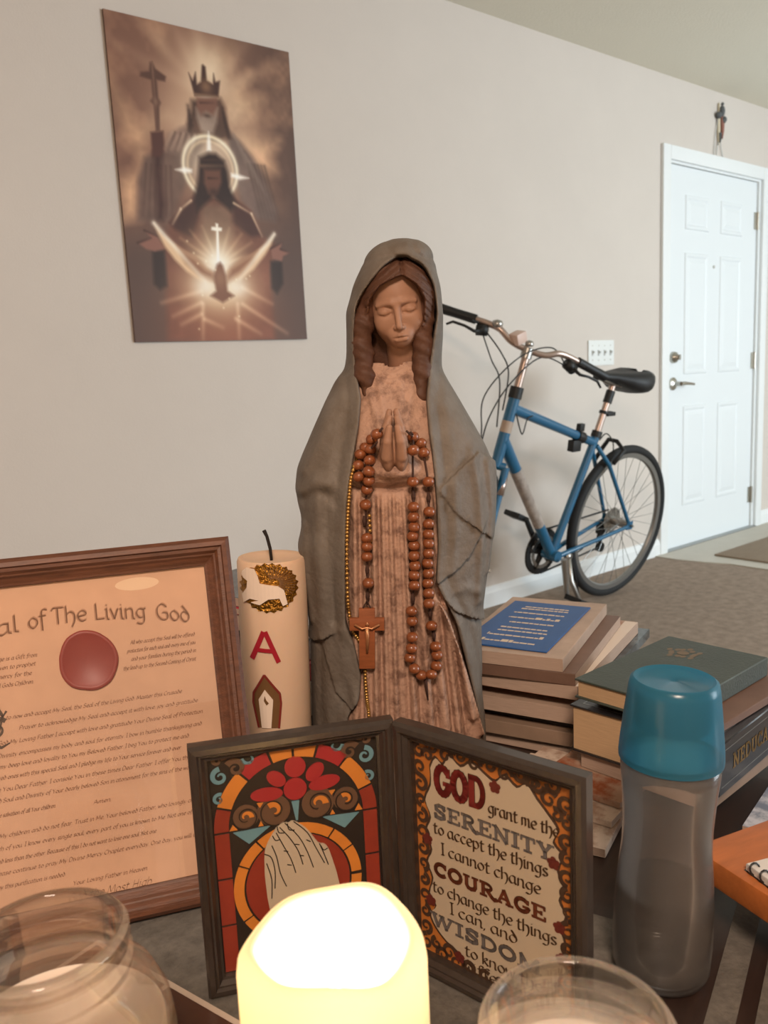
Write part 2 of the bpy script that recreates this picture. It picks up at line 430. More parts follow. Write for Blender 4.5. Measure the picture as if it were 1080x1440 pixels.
# vinyl entry floor inside the door, a thin sheet with a rounded left front corner
ent = [(3.80, WY), (3.80, 2.30), (3.83, 2.16), (3.87, 2.05), (3.87, 1.2), (6.3, 1.2), (6.3, WY)]
v = [(x, y, .006) for x, y in ent] + [(x, y, 0.0) for x, y in ent]; n = len(ent)
struct('floor_entry', MB().add(v, [tuple(range(n))] + [(i, i + n, (i + 1) % n + n, (i + 1) % n) for i in range(n)]), M_vinyl)
struct('ceiling', MB().b2(X0, X1, Y0, WY + .12, CEIL, CEIL + .1), M_ceil)

def baseboard(name, x0, x1):
    prof = [(0, 0), (-.013, 0), (-.013, .06), (-.009, .072), (-.006, .085), (0, .088)]
    v = [(x, WY + y, z) for x in (x0, x1) for y, z in prof]; n = len(prof)
    struct(name, MB().add(v, [((i + 1) % n, i, i + n, (i + 1) % n + n) for i in range(n)] + [tuple(range(n)), tuple(range(n, 2 * n))[::-1]]), M_white)
CAS = .062
baseboard('baseboard_back', X0, DX0 - CAS); baseboard('baseboard_right', DX1 + CAS, X1)
# casing
for nm, b in (('trim_1', (DX0 - CAS, DX0 + .004, 0, DH + CAS)), ('trim_2', (DX1 - .004, DX1 + CAS, 0, DH + CAS)), ('trim_3', (DX0 + .004, DX1 - .004, DH - .004, DH + CAS))):
    mb = MB(); mb.b2(b[0], b[1], WY - .018, WY, b[2], b[3])
    struct(nm, mb, M_white, bevel=.004)
# door
door = MB(); SX0, SX1, SZ1 = 3.932, 4.828, 1.968
door.b2(SX0, SX1, WY + .012, WY + .05, .012, SZ1)
M_door = mat('door_paint', '#dfe4e6', .4, spec=.4)
door_o = struct('door_1', door, M_door)
jamb = MB(); jamb.b2(DX0, SX0 - .003, WY, WY + .12, 0, DH); jamb.b2(SX1 + .003, DX1, WY, WY + .12, 0, DH); jamb.b2(SX0 - .003, SX1 + .003, WY, WY + .12, SZ1 + .003, DH)
jamb.b2(SX0 - .003, SX1 + .003, WY + .055, WY + .12, 0, SZ1)
struct('trim_4', jamb, M_white)
struct('trim_5', MB().b2(DX0, DX1, WY - .02, WY + .1, 0, .011), mat('threshold_metal', '#9da0a0', .4, metal=.6))
for (a, b, c, d) in ((4.085, 4.315, 1.665, 1.835), (4.435, 4.665, 1.665, 1.835), (4.085, 4.315, .93, 1.55), (4.435, 4.665, .93, 1.55), (4.085, 4.315, .23, .765), (4.435, 4.665, .23, .765)):
    p = MB(); ww, hh = b - a, d - c
    # sunk moulding ring and raised field
    ring = [(0, 0), (.004, .006), (.016, .007), (.026, .001)]
    lo = [(i, e) for i, e in ring]
    v = []
    for i, e in lo + [(.05, .007)]:
        v += [(a + i, WY + .012 - e, c + i), (b - i, WY + .012 - e, c + i), (b - i, WY + .012 - e, d - i), (a + i, WY + .012 - e, d - i)]
    f = []
    for k in range(4):
        for q in range(4):
            f.append((k * 4 + q, k * 4 + (q + 1) % 4, k * 4 + 4 + (q + 1) % 4, k * 4 + 4 + q))
    f.append((16, 17, 18, 19))
    p.add(v, f).build('panel', M_door, door_o)
Mx = Matrix.Rotation(R(90), 3, 'X')
dd = MB().lathe([(.0, .034), (.014, .034), (.017, .028), (.027, .02), (.03, .008), (.03, 0)], 24, (3.984, WY + .012, 1.02), Mx)
dd.box((3.984, WY - .028, 1.02), (.008, .012, .026)); dd.build('deadbolt', M_steel, door_o, smooth=True, angle=40)
lv = MB().lathe([(0, .05), (.011, .05), (.012, .02), (.026, .014), (.033, .008), (.033, 0)], 24, (3.984, WY + .012, .885), Mx)
lv.tube([(3.984, WY - .04, .885), (4.01, WY - .044, .886), (4.06, WY - .044, .882), (4.105, WY - .04, .878)], [.011, .010, .008, .007], 10)
lv.build('door_handle', M_steel, door_o, smooth=True, angle=40)
MB().lathe([(0, .006), (.005, .006), (.008, .003), (.008, 0)], 14, (4.375, WY + .012, 1.49), Mx).build('peephole', M_steel, door_o, smooth=True)
for z in (1.76, .985, .2):
    h = MB().tube([(SX1 + .004, WY + .004, z - .048), (SX1 + .004, WY + .004, z + .048)], .008, 10); h.b2(SX1 - .028, SX1 + .03, WY + .006, WY + .0115, z - .046, z + .046)
    h.build('hinge', M_steel, door_o, smooth=True, angle=40)

# light switch plate with four toggles
sw = thing('light_switch_plate', 'white four-gang light switch plate on the wall behind the bicycle handlebar', 'light switch', (3.352, WY, 1.055))
MB().b2(-.098, .098, -.007, 0, -.058, .058).build('plate', mat('switch_plastic', '#dfe2e0', .35), sw, bevel=.003)
for k in range(4):
    x = -.069 + .046 * k
    s_ = MB(); s_.box((x, -.0085, 0), (.011, .005, .026)); s_.box((x, -.013, .004), (.007, .012, .009), Matrix.Rotation(R(25), 3, 'X'))
    s_.build('toggle', mat('switch_toggle', '#c9ccca', .35), sw)
    for z in (-.033, .033): MB().lathe([(0, .0018), (.003, .0012), (.0035, 0)], 10, (x, -.007, z), Mx).build('screw', M_steel, sw)

# small wall ornament above the door: grey bow, cream and rust ribbons with hanging cords
orn = thing('wall_ornament', 'small grey and rust ornament with trailing cords hanging above the door', 'ornament', (4.375, WY, 2.105))
M_og = mat('ornament_grey', '#57595a', .7); M_orr = mat('ornament_rust', '#8a5a4c', .7); M_oc = mat('ornament_cream', '#cbbfa6', .7); M_ocord = mat('ornament_cord', '#b9bcba', .8)
ob = MB()
for s_ in (-1, 1):
    ob.lathe([(.0, -.02), (.014, -.012), (.018, 0), (.012, .012), (0, .018)], 12, (s_ * .026, -.016, .135 - .008 * s_), Matrix.Rotation(R(80 * s_), 3, 'Y'))
ob.lathe([(0, -.03), (.012, -.02), (.016, 0), (.012, .02), (0, .032)], 12, (.004, -.018, .165)); ob.lathe([(0, -.012), (.01, 0), (0, .012)], 10, (.004, -.02, .2))
ob.build('bow', M_og, orn, smooth=True)
MB().prism([(-.022, .15), (-.002, .15), (.004, .02), (-.008, -.0), (-.018, .06)], -.012, -.004).build('ribbon', M_oc, orn)
MB().prism([(-.002, .14), (.03, .14), (.026, .07), (.012, .03), (.006, .06)], -.02, -.01).build('ribbon', M_orr, orn)
MB().prism([(-.012, .06), (.002, .06), (-.002, .02), (-.008, .01)], -.02, -.0125).build('tip', M_og, orn)
MB().prism([(-.016, .135), (-.006, .135), (-.004, .2), (-.014, .205)], -.012, -.004).build('ribbon', M_oc, orn)
for a, b in (((-.02, .13), (-.05, -.06)), ((-.008, .02), (-.022, -.05)), ((.008, .03), (.04, -.055))):
    MB().tube([(a[0], -.008, a[1]), ((a[0] + b[0]) / 2 - .004, -.007, (a[1] + b[1]) / 2), (b[0], -.006, b[1])], .0022, 6).build('cord', M_ocord, orn)

# doormat on the vinyl
rug = MB().b2(3.98, 4.9, 1.62, 2.19, .0065, .016)
rg = rug.build('doormat', mat('doormat_weave', '#9c8a76', .95, var=.12, vscale=12, stretch=(1, 14, 1), bump=.8, bscale=200), bevel=.003)
tag(rg, 'flat beige woven doormat on the pale floor inside the white door', 'doormat')

# ================================================================ POSTER
def paint_poster(nx=310, ny=456):
    SH = {
 'staff':[205,129,218,125,231,145,282,162,275,178,232,178,232,231,243,245,233,260,225,333,205,335,206,256,190,246,204,233,204,181,149,176,155,163,197,156],
 'hand1':[177,341,243,331,242,381,222,413,177,416],
 'sleeve1':[182,400,226,395,214,470,222,560,200,612,172,609,176,509],
 'robeL':[133,420,251,388,317,329,394,296,485,319,374,449,264,581,232,617,68,621,93,483],
 'collar':[276,339,332,316,380,305,439,335,354,387,299,396,232,387],
 'robeR':[586,291,666,332,734,376,801,445,862,551,846,586,724,583,643,521,602,385],
 'hairK':[406,221,570,198,594,227,595,274,611,321,496,346,390,323,374,297,400,253],
 'crown':[404,137,423,158,442,130,444,168,468,157,479,106,486,102,499,108,500,150,533,158,541,123,548,149,574,143,559,195,426,206],
 'faceK':[438,210,549,200,542,255,511,281,449,287,425,258],
 'beard':[428,242,452,263,483,249,521,257,549,231,539,279,514,313,482,323,446,311,426,273],
 'hairJ':[423,398,477,380,519,379,565,400,579,435,583,483,619,538,580,565,487,521,384,575,377,527,403,478,413,438],
 'faceJ':[445,436,538,430,538,470,509,508,484,521,458,511,440,480],
 'bodyJ':[362,536,419,517,586,516,697,559,755,640,836,671,795,758,790,1001,168,997,191,733,171,687,246,613],
 'bodyJd':[362,536,438,524,395,590,346,656,256,636,232,617],
 'bodyJe':[586,516,697,559,755,640,687,643,576,598],
 'chest':[414,549,583,540,584,647,474,733,401,654],
 'handL':[61,687,130,669,101,647,164,663,195,701,143,711,99,705],
 'cuffL':[130,708,195,705,192,820,151,833,122,814],
 'handR':[804,681,877,657,863,679,923,690,879,704,869,722,808,715],
 'cuffR':[796,724,869,722,868,800,824,839,791,818],
 'wingL':[152,622,194,654,267,691,352,723,412,756,451,772,457,805,378,801,301,770,244,734,197,694,168,655],
 'wingLd':[267,691,352,726,411,759,451,772,453,799,372,779,304,743],
 'wingR':[832,629,782,662,676,708,594,735,533,764,518,804,607,791,690,755,767,702,807,667],
 'wingRd':[718,692,635,720,553,753,526,781,528,801,610,768,684,727],
 'dove':[474,744,494,735,508,746,521,781,524,831,561,847,491,871,423,849,458,832,450,783],
 'crossD':[486,607,500,608,499,619,520,621,517,631,499,633,491,732,475,733,486,633,458,630,461,620,485,619],
 'spikeT':[488,312,495,344,493,372,470,374,474,346],
 'spikeL':[288,447,339,436,378,440,377,449,337,454],
 'spikeR':[700,446,647,439,597,437,596,449,646,455],
 'cloud1':[2,202,70,261,123,315,266,280,194,339,121,420,31,368,13,288],
 'cloud2':[232,-20,290,9,292,90,247,51],
 'cloud3':[619,29,671,7,641,73,524,125,558,75],
 'cloud4':[626,192,753,100,686,171,818,174,736,238,633,255],
 'cloud5':[668,316,909,305,840,368,881,415,774,414,692,363],
 'cloud6':[2,489,89,468,121,420,76,605,2,613]}
    s = np.linspace(0, 1, nx)[:, None] * np.ones((1, ny)); t = np.linspace(0, 1, ny)[None, :] * np.ones((nx, 1))
    PX, PY = s * .617, t * .912
    rs = np.random.RandomState(3)
    def noise(sx, sy):
        g = rs.rand(sx + 3, sy + 3); gx = s * sx; gy = t * sy
        i = gx.astype(int); j = gy.astype(int); fx = gx - i; fy = gy - j
        fx = fx * fx * (3 - 2 * fx); fy = fy * fy * (3 - 2 * fy)
        return (g[i, j] * (1 - fx) * (1 - fy) + g[i + 1, j] * fx * (1 - fy) + g[i, j + 1] * (1 - fx) * fy + g[i + 1, j + 1] * fx * fy)
    fb = noise(4, 6) * .5 + noise(9, 13) * .28 + noise(20, 30) * .14 + noise(45, 66) * .08
    def rgb(h): return np.array([int(h[i:i+2], 16) / 255 for i in (0, 2, 4)])
    img = np.zeros((nx, ny, 3))
    topc = rgb('7a5443'); rc = rgb('574036'); botc = rgb('5c463d')
    img[:] = topc
    k = np.clip((s - .45) * 1.6, 0, 1)[..., None]; img = img * (1 - k) + rc * k
    k = np.clip((t - .5) * 4, 0, 1)[..., None]; img = img * (1 - k) + botc * k
    k = (np.clip((fb - .42) * 4, 0, 1) * np.clip(1.4 - t * 2.0, 0, 1))[..., None] * .55; img = img * (1 - k) + rgb('b28464') * k
    def polymask(p, feather=.004):
        P = np.array(p, float).reshape(-1, 2) / 1000 * [.617, .912]
        inside = np.zeros(PX.shape, bool); dist = np.full(PX.shape, 9.0); n = len(P)
        for i in range(n):
            a, b = P[i], P[(i + 1) % n]
            c = ((a[1] > PY) != (b[1] > PY)) & (PX < (b[0] - a[0]) * (PY - a[1]) / (b[1] - a[1] + 1e-12) + a[0]); inside ^= c
            d = b - a; tt = np.clip(((PX - a[0]) * d[0] + (PY - a[1]) * d[1]) / (d @ d + 1e-12), 0, 1)
            dist = np.minimum(dist, np.hypot(PX - a[0] - tt * d[0], PY - a[1] - tt * d[1]))
        sd = np.where(inside, dist, -dist)
        return np.clip(.5 + sd / (2 * feather), 0, 1)
    def over(mk, col, al=1.0, tex=0.0):
        nonlocal img
        c = rgb(col)[None, None, :] * (1 + tex * (fb[..., None] - .5) * 2)
        k = (mk * al)[..., None]; img = img * (1 - k) + c * k
    def add(mk, col, al=1.0):
        nonlocal img
        img = 1 - (1 - img) * (1 - (mk * al)[..., None] * rgb(col))
    def poly(n, col, fe=.004, al=1.0, tex=0.0): over(polymask(SH[n], fe), col, al, tex)
    def glow(cx, cy, rx, ry=None): return np.exp(-(((PX - cx * .617) / rx) ** 2 + ((PY - cy * .912) / (ry or rx)) ** 2))
    def lineglow(x0, y0, x1, y1, w_):
        a = np.array([x0 * .617, y0 * .912]); b = np.array([x1 * .617, y1 * .912]); d = b - a
        tt = np.clip(((PX - a[0]) * d[0] + (PY - a[1]) * d[1]) / (d @ d), 0, 1)
        return np.exp(-((PX - a[0] - tt * d[0]) ** 2 + (PY - a[1] - tt * d[1]) ** 2) / w_ ** 2) * (1 - .6 * tt)
    for nme, al in (('cloud1', .75), ('cloud2', .6), ('cloud3', .6), ('cloud4', .75), ('cloud5', .7), ('cloud6', .95)):
        poly(nme, 'c79a74', .03, al, .5)
    add(glow(.49, .22, .13, .17), 'b58a63', .8); add(glow(.5, .10, .06, .07), 'd8b080', .6); add(glow(.33, .3, .09), 'a87a58', .5); add(glow(.66, .3, .10), '8a6044', .35)
    for i in range(7):
        a = R(200 + i * 22); add(lineglow(.49, .2, .49 + .5 * math.cos(a), .2 + .33 * math.sin(a), .02), 'a87c5a', .28)
    poly('robeL', '6b5145', .01, 1, .35); poly('robeR', '665148', .01, 1, .35); poly('collar', '86695a', .012, .9, .5)
    for i in range(6):
        over(lineglow(.70 + i * .02, .40, .76 + i * .022, .58, .006), '4a382f', .5)
        over(lineglow(.14 + i * .025, .44, .10 + i * .03, .6, .005), '51392f', .5)
    poly('sleeve1', '3f2620', .012, .9, .5); poly('hand1', '55332a', .005); poly('staff', '5a3c30', .004)
    over(lineglow(.216, .13, .216, .33, .004), '8a6650', .6); over(glow(.217, .245, .012), '8d6a55', .6)
    poly('hairK', '5d4032', .01, 1, .5); poly('faceK', '7a5140', .006); poly('beard', '9c8372', .008, 1, .3); poly('crown', '452b23', .004)
    over(glow(.493, .17, .02, .02), '9a7250', .7); over(lineglow(.455, .224, .53, .217, .004), '4a2d24', .7); over(glow(.487, .262, .014, .006), '4d3429', .8)
    over(lineglow(.43, .2, .555, .192, .004), 'a27e5c', .6)
    for i in range(5):
        over(lineglow(.29 + i * .03, .33 + .01 * (i % 2), .24 + i * .035, .385, .005), 'b0907a', .5); over(lineglow(.305 + i * .03, .33, .26 + i * .035, .39, .004), '4f3a31', .5)
        over(lineglow(.63 + i * .02, .31 + i * .02, .70 + i * .025, .42 + i * .02, .005), '8a7568', .45)
        over(lineglow(.385 + i * .004, .24 + .015 * i, .39 - .004 * i, .32, .006), '3a261e', .5); over(lineglow(.575 + .004 * i, .23 + .015 * i, .60, .32, .006), '3a261e', .5)
    # halo
    d = np.hypot(PX - .483 * .617, (PY - .428 * .912))
    add(np.exp(-((d - .092) / .007) ** 2), 'f5dcae', .9); add(np.exp(-((d - .078) / .006) ** 2), 'c79c68', .7); add(np.exp(-(d / .075) ** 2), 'f1dcb8', .75)
    for nme in ('spikeT', 'spikeL', 'spikeR'): add(polymask(SH[nme], .005), 'fff0dc', .95)
    poly('bodyJ', '6d4334', .012, 1, .35)
    poly('bodyJd', '432822', .008, .9, .2); poly('bodyJe', '432822', .008, .9, .2); poly('chest', '80624e', .014, .75, .3)
    poly('hairJ', '35231d', .009, 1, .3); poly('faceJ', '6b4535', .007); over(lineglow(.465, .462, .52, .459, .004), '3a231c', .7); over(glow(.489, .505, .02, .012), '3f281f', .8)
    over(lineglow(.43, .425, .57, .415, .006), '7d5f4a', .7); over(lineglow(.44, .405, .56, .398, .004), '4c342a', .7)
    for a in ((.36, .54, .30, .57), (.30, .57, .25, .62), (.60, .535, .70, .565), (.70, .565, .755, .64)): add(lineglow(*a, .0045), 'd8b48c', .8)
    # lower figure, hands and dove
    over(np.clip((t - .72) * 5, 0, 1) * np.exp(-((s - .49) / .3) ** 2), '9c5c3e', .75)
    poly('cuffL', '3a2b26', .007); poly('cuffR', '3a2b26', .007); poly('handL', '8c5e4f', .004); poly('handR', '8c5e4f', .004)
    for a in ((.06, .687, .13, .669), (.10, .647, .165, .663), (.80, .68, .877, .657), (.865, .68, .92, .69)): over(lineglow(*a, .004), '3d2620', .7)
    add(glow(.486, .77, .10, .11), 'f6c890', .95); add(glow(.486, .745, .05, .05), 'fff0d4', .9); add(glow(.486, .83, .12, .06), 'e8ad78', .75)
    for i in range(9):
        a = R(-90 + (i - 4) * 17); add(lineglow(.486, .745, .486 + .26 * math.cos(a), .745 + .13 * math.sin(a), .006), 'e0a066', .45)
    poly('wingL', 'e9c49a', .006, .95); poly('wingR', 'e9c49a', .006, .95); poly('wingLd', '8a5940', .012, .85); poly('wingRd', '8a5940', .012, .85)
    add(lineglow(.152, .622, .40, .80, .008), 'fff0d8', .7); add(lineglow(.832, .629, .6, .79, .008), 'fff0d8', .7)
    add(glow(.40, .82, .04, .03), 'fff0dc', .6); add(glow(.58, .82, .04, .03), 'fff0dc', .6)
    poly('dove', '7d513c', .006, .95); over(glow(.487, .79, .022, .03), 'a57a5c', .6)
    add(polymask(SH['crossD'], .003), 'fff3dc', .95)
    for a in ((374, 834, 155, 874), (369, 872, 210, 917), (364, 910, 251, 944), (613, 819, 788, 873), (606, 875, 871, 978), (561, 926, 704, 978), (380, 927, 480, 955), (377, 877, 362, 993), (577, 875, 572, 994)):
        add(lineglow(*[q / 1000 for q in a], .008), 'd8966c', .55)
    for i in range(14): add(glow(.3 + rs.rand() * .5, .66 + rs.rand() * .3, .0035), 'ffcf96', .6)
    img = np.clip(img, 0, 1)
    lin_ = np.where(img <= .04045, img / 12.92, ((img + .055) / 1.055) ** 2.4)
    me = bpy.data.meshes.new('print')
    Vv = np.stack([PX.ravel() - .3085, np.full(PX.size, -.0092), .912 - PY.ravel()], 1)
    I, J = np.meshgrid(np.arange(nx - 1), np.arange(ny - 1), indexing='ij'); q = (I * ny + J).ravel()
    F = np.stack([q, q + 1, q + ny + 1, q + ny], 1)
    me.from_pydata(Vv.tolist(), [], F.tolist())
    at = me.color_attributes.new('ink', 'FLOAT_COLOR', 'POINT')
    buf = np.ones((nx * ny, 4), np.float32); buf[:, :3] = lin_.reshape(-1, 3); at.data.foreach_set('color', buf.ravel())
    m = bpy.data.materials.new('poster_ink'); m.use_nodes = True; nt = m.node_tree
    a = nt.nodes.new('ShaderNodeVertexColor'); a.layer_name = 'ink'
    hs = nt.nodes.new('ShaderNodeHueSaturation'); hs.inputs['Value'].default_value = 1.0; hs.inputs['Saturation'].default_value = .95
    nt.links.new(a.outputs[0], hs.inputs['Color']); nt.links.new(hs.outputs[0], nt.nodes['Principled BSDF'].inputs['Base Color'])
    nt.nodes['Principled BSDF'].inputs['Roughness'].default_value = .55; nt.nodes['Principled BSDF'].inputs['Specular IOR Level'].default_value = .3
    me.materials.append(m)
    return me
po = thing('canvas_poster', 'large brown devotional canvas print with crowned figures and glowing dove on the wall', 'poster', (1.377, WY, 1.13), (0, R(-.4), 0))
MB().b2(-.3085, .3085, -.009, -.001, 0, .912).build('canvas_edge', mat('canvas_edge', '#5c463c', .8), po)
link('print', paint_poster(), po)
# ================================================================ STATUE (implicit surfaces, millimetres in the statue's own frame)
def snets(F, o, h):
    S = F < 0; nx, ny, nz = F.shape
    c = np.zeros((nx - 1, ny - 1, nz - 1), np.int8)
    cor = [(a, b, d) for a in (0, 1) for b in (0, 1) for d in (0, 1)]
    for a, b, d in cor: c += S[a:nx - 1 + a, b:ny - 1 + b, d:nz - 1 + d]
    act = (c > 0) & (c < 8)
    I, J, K = np.nonzero(act); n = len(I)
    idx = np.full(act.shape, -1, np.int32); idx[act] = np.arange(n)
    pos = np.zeros((n, 3)); cnt = np.zeros(n)
    val = {q: F[I + q[0], J + q[1], K + q[2]] for q in cor}
    for p in cor:
        for ax in range(3):
            if p[ax] == 0:
                q = list(p); q[ax] = 1; q = tuple(q)
                fa, fb = val[p], val[q]; mk = (fa < 0) != (fb < 0)
                t = np.where(mk, fa / np.where(mk, fa - fb, 1), 0)
                e = np.array(p, float)[None, :].repeat(n, 0); e[:, ax] += t
                pos += e * mk[:, None]; cnt += mk
    V = (pos / cnt[:, None] + np.stack([I, J, K], 1)) * h + np.array(o)
    quads = []
    for ax in range(3):
        sl0 = [slice(1, -1)] * 3; sl1 = [slice(1, -1)] * 3
        sl0[ax] = slice(0, -1); sl1[ax] = slice(1, None)
        s0 = S[tuple(sl0)]; s1 = S[tuple(sl1)]
        e = np.array(np.nonzero(s0 != s1)); ins = s0[s0 != s1]
        for k in range(3):
            if k != ax: e[k] += 1
        b, d = (ax + 1) % 3, (ax + 2) % 3
        def at(ob, od):
            g = e.copy(); g[b] += ob; g[d] += od
            return idx[g[0], g[1], g[2]]
        q = np.stack([at(-1, -1), at(0, -1), at(0, 0), at(-1, 0)], 1)
        q[~ins] = q[~ins][:, ::-1]; quads.append(q)
    Q = np.concatenate(quads); Q = Q[(Q >= 0).all(1)]
    return V, Q
def relax(V, Q, it=2, k=.5):
    for _ in range(it):
        A = np.zeros_like(V); c = np.zeros(len(V))
        for i in range(4):
            for j in ((i + 1) % 4, (i + 3) % 4):
                np.add.at(A, Q[:, i], V[Q[:, j]]); np.add.at(c, Q[:, i], 1)
        V = V * (1 - k) + k * A / c[:, None]
    return V
def smin(a, b, k): h = np.clip(.5 + .5 * (b - a) / k, 0, 1); return b * (1 - h) + a * h - k * h * (1 - h)
def smax(a, b, k): return -smin(-a, -b, k)
class Vol:
    def __init__(s, lo, hi, h):
        s.o = lo; s.h = h
        ax = [np.arange(lo[i], hi[i] + h, h, dtype=np.float32) for i in range(3)]
        s.x = ax[0][:, None, None]; s.y = ax[1][None, :, None]; s.z = ax[2][None, None, :]
        s.ax = ax; s.shape = tuple(len(a) for a in ax)
    def ell(s, c, r, M=None):
        X, Y, Z = s.x - c[0], s.y - c[1], s.z - c[2]
        k = np.sqrt((X / r[0]) ** 2 + (Y / r[1]) ** 2 + (Z / r[2]) ** 2)
        return (k - 1) * min(r)
    def cap(s, a, b, ra, rb=None):
        rb = ra if rb is None else rb
        d = [b[i] - a[i] for i in range(3)]; l = sum(q * q for q in d) + 1e-9
        X, Y, Z = s.x - a[0], s.y - a[1], s.z - a[2]
        t = np.clip((X * d[0] + Y * d[1] + Z * d[2]) / l, 0, 1)
        return np.sqrt((X - t * d[0]) ** 2 + (Y - t * d[1]) ** 2 + (Z - t * d[2]) ** 2) - (ra + (rb - ra) * t)
    def mesh(s, F, name, mt, it=2):
        F = np.ascontiguousarray(np.broadcast_to(F, s.shape)).copy()
        F[0], F[-1], F[:, 0], F[:, -1], F[:, :, 0], F[:, :, -1] = 1, 1, 1, 1, 1, 1
        V, Q = snets(F, s.o, s.h)
        if it: V = relax(V, Q, it)
        me = bpy.data.meshes.new(name); me.from_pydata((V / 1000).tolist(), [], Q.tolist())
        me.materials.append(mt); me.shade_smooth(); me.update()
        return me
def curve(tab, z):
    """tab of (value, height) -> value at height"""
    t = sorted(tab, key=lambda p: p[1]); zz = [p[1] for p in t]; vv = [p[0] for p in t]
    return np.interp(z, zz, vv).astype(np.float32)
def seg_dist(X, Z, pts):
    d = np.full(np.broadcast(X, Z).shape, 1e3, np.float32); side = np.zeros_like(d)
    for (x0, z0), (x1, z1) in zip(pts[:-1], pts[1:]):
        dx, dz = x1 - x0, z1 - z0; l = dx * dx + dz * dz + 1e-6
        t = np.clip(((X - x0) * dx + (Z - z0) * dz) / l, 0, 1)
        q = np.hypot(X - x0 - t * dx, Z - z0 - t * dz)
        sg = np.sign(dx * (Z - z0) - dz * (X - x0))
        side = np.where(q < d, sg, side); d = np.minimum(d, q)
    return d, side
def ridge(X, Z, pts, w_, amp): d, _ = seg_dist(X, Z, pts); return amp * np.exp(-(d / w_) ** 2)
def crease(X, Z, pts, w_, amp):
    """a hem: raised on the left of the path, cut sharply on its right"""
    d, s_ = seg_dist(X, Z, pts); return np.where(s_ > 0, amp * np.exp(-d / (w_ * 2)), -amp * .5 * np.exp(-(d / w_) ** 2))

SIL_L = [(32.4,613.7),(22,611.5),(6.6,605.1),(-9.6,590.9),(-21.5,568.9),(-32.4,539),(-32.6,516),(-34,492.9),(-37.2,477.5),(-47.3,466.3),(-57.9,447.1),(-74,416.2),(-89.4,384.8),(-96,369),(-98.5,350),(-97.5,335),(-94.7,322),(-93.0,308),(-100.2,285),(-97.4,253.6),(-93.4,223.8),(-91.8,193.9),(-92.5,168.1),(-94.2,124.7),(-95.7,71.7),(-97,0)]
SIL_R = [(32.4,613.7),(44,611),(57.5,602.9),(67,587.6),(73.2,564.7),(74.5,534.3),(74.6,511.3),(72.2,488.2),(71.7,472.6),(77.6,460.7),(88.9,440.5),(106.3,408),(123.1,375.2),(127.5,358.8),(127.8,334.4),(125.6,309.9),(122.5,285.2),(116.8,252.1),(111,218.5),(107.3,201.7),(106.2,158.8),(106.7,115.1),(107,62),(107.2,0)]
OP_L = [(29.8,590.7),(14,583),(3.6,572.2),(-11.8,555.2),(-19.8,541.3),(-23.5,512.8),(-23.1,476.5),(-18.6,446.9),(-22.3,417.4),(-29,387.7),(-38.1,342.5),(-42.1,296.3),(-46.6,209.5),(-37.7,184.9),(-32.7,150),(-36,125),(-49.7,103.3),(-56.1,40.4),(-57,0)]
OP_R = [(29.8,590.7),(44,586),(53.3,579.1),(62.8,559),(65.4,530.4),(61,509),(54.6,473),(49.8,443.9),(50.2,414.2),(52.9,384),(55,338.3),(54.9,291.9),(51.2,251.2),(72.1,203.9),(82.3,154.8),(94.1,96.4),(99.8,71),(103,0)]
FRONT = [(84,0),(86,100),(88,200),(90,300),(86,360),(76,415),(60,455),(52,475),(58,500),(66,540),(66,570),(58,588),(28,606),(5,613.7)]
BACK = [(84,0),(82,100),(80,250),(82,360),(76,420),(62,465),(56,500),(56,545),(52,580),(38,600),(20,609),(4,613.7)]

M_mantle = mat('mantle_paint', '#5f554b', .62, var=.3, vscale=30, bump=.3, bscale=160, spec=.35, col2='#706860')
M_gown = mat('gown_paint', '#7d5f50', .6, var=.3, vscale=70, bump=.45, bscale=160, spec=.3, col2='#ab8874', thr=(.34, .52))
M_skin = mat('painted_skin', '#96705a', .55, var=.08, vscale=40, spec=.35, sss=0)
M_hair = mat('painted_hair', '#523628', .6, var=.25, vscale=40, bump=.25, bscale=150, spec=.3)
M_plinth = mat('plinth_paint', '#5b5047', .7, var=.2, vscale=30)

stx = thing('madonna_statue', 'tall weathered statue of a veiled praying woman in grey mantle and cream gown', 'statue', (.603, .733, .53), R(-39.42))

# --- mantle with hood
vm = Vol((-108, -104, 8), (136, 96, 617), 1.7)
z = vm.ax[2]
xl, xr = curve(SIL_L, z), curve(SIL_R, z)
k7 = np.ones(7) / 7
def sm(a): return np.convolve(np.pad(a, 3, mode='edge'), k7, 'valid').astype(np.float32)
xl2, xr2 = sm(xl), sm(xr); top = z > 600; xl2[top] = xl[top]; xr2[top] = xr[top]
a_ = np.maximum((xr2 - xl2) / 2, .6); cx_ = (xr2 + xl2) / 2
fd, bd = sm(curve(FRONT, z)), sm(curve(BACK, z))
i9 = int(np.argmax(z >= 588)); dome = np.sqrt(np.clip(1 - ((z - z[i9]) / (613.9 - z[i9])) ** 2, 1e-4, 1)).astype(np.float32)
up_ = z > z[i9]
for arr in (a_, fd, bd): arr[up_] = (arr[i9] * dome)[up_]
cx_[up_] = cx_[i9] + (32.4 - cx_[i9]) * ((z[up_] - z[i9]) / (613.9 - z[i9]))
def envelope(vol, cx, a, f_, b_, p=2.3):
    bb = np.where(vol.y < 0, f_[None, None, :], b_[None, None, :])
    q = (np.abs((vol.x - cx[None, None, :]) / a[None, None, :]) ** p + np.abs(vol.y / bb) ** p) ** (1 / p)
    return (q - 1) * np.minimum(a, np.minimum(f_, b_))[None, None, :]
Xg = vm.ax[0][:, None]; Zg = z[None, :]
D = np.zeros((len(vm.ax[0]), len(z)), np.float32)
oL, oR = sm(curve(OP_L, z)), sm(curve(OP_R, z))
dl = np.abs(Xg - oL[None, :]); dr = np.abs(Xg - oR[None, :])
hm = np.clip((575 - Zg) / 40, 0, 1)
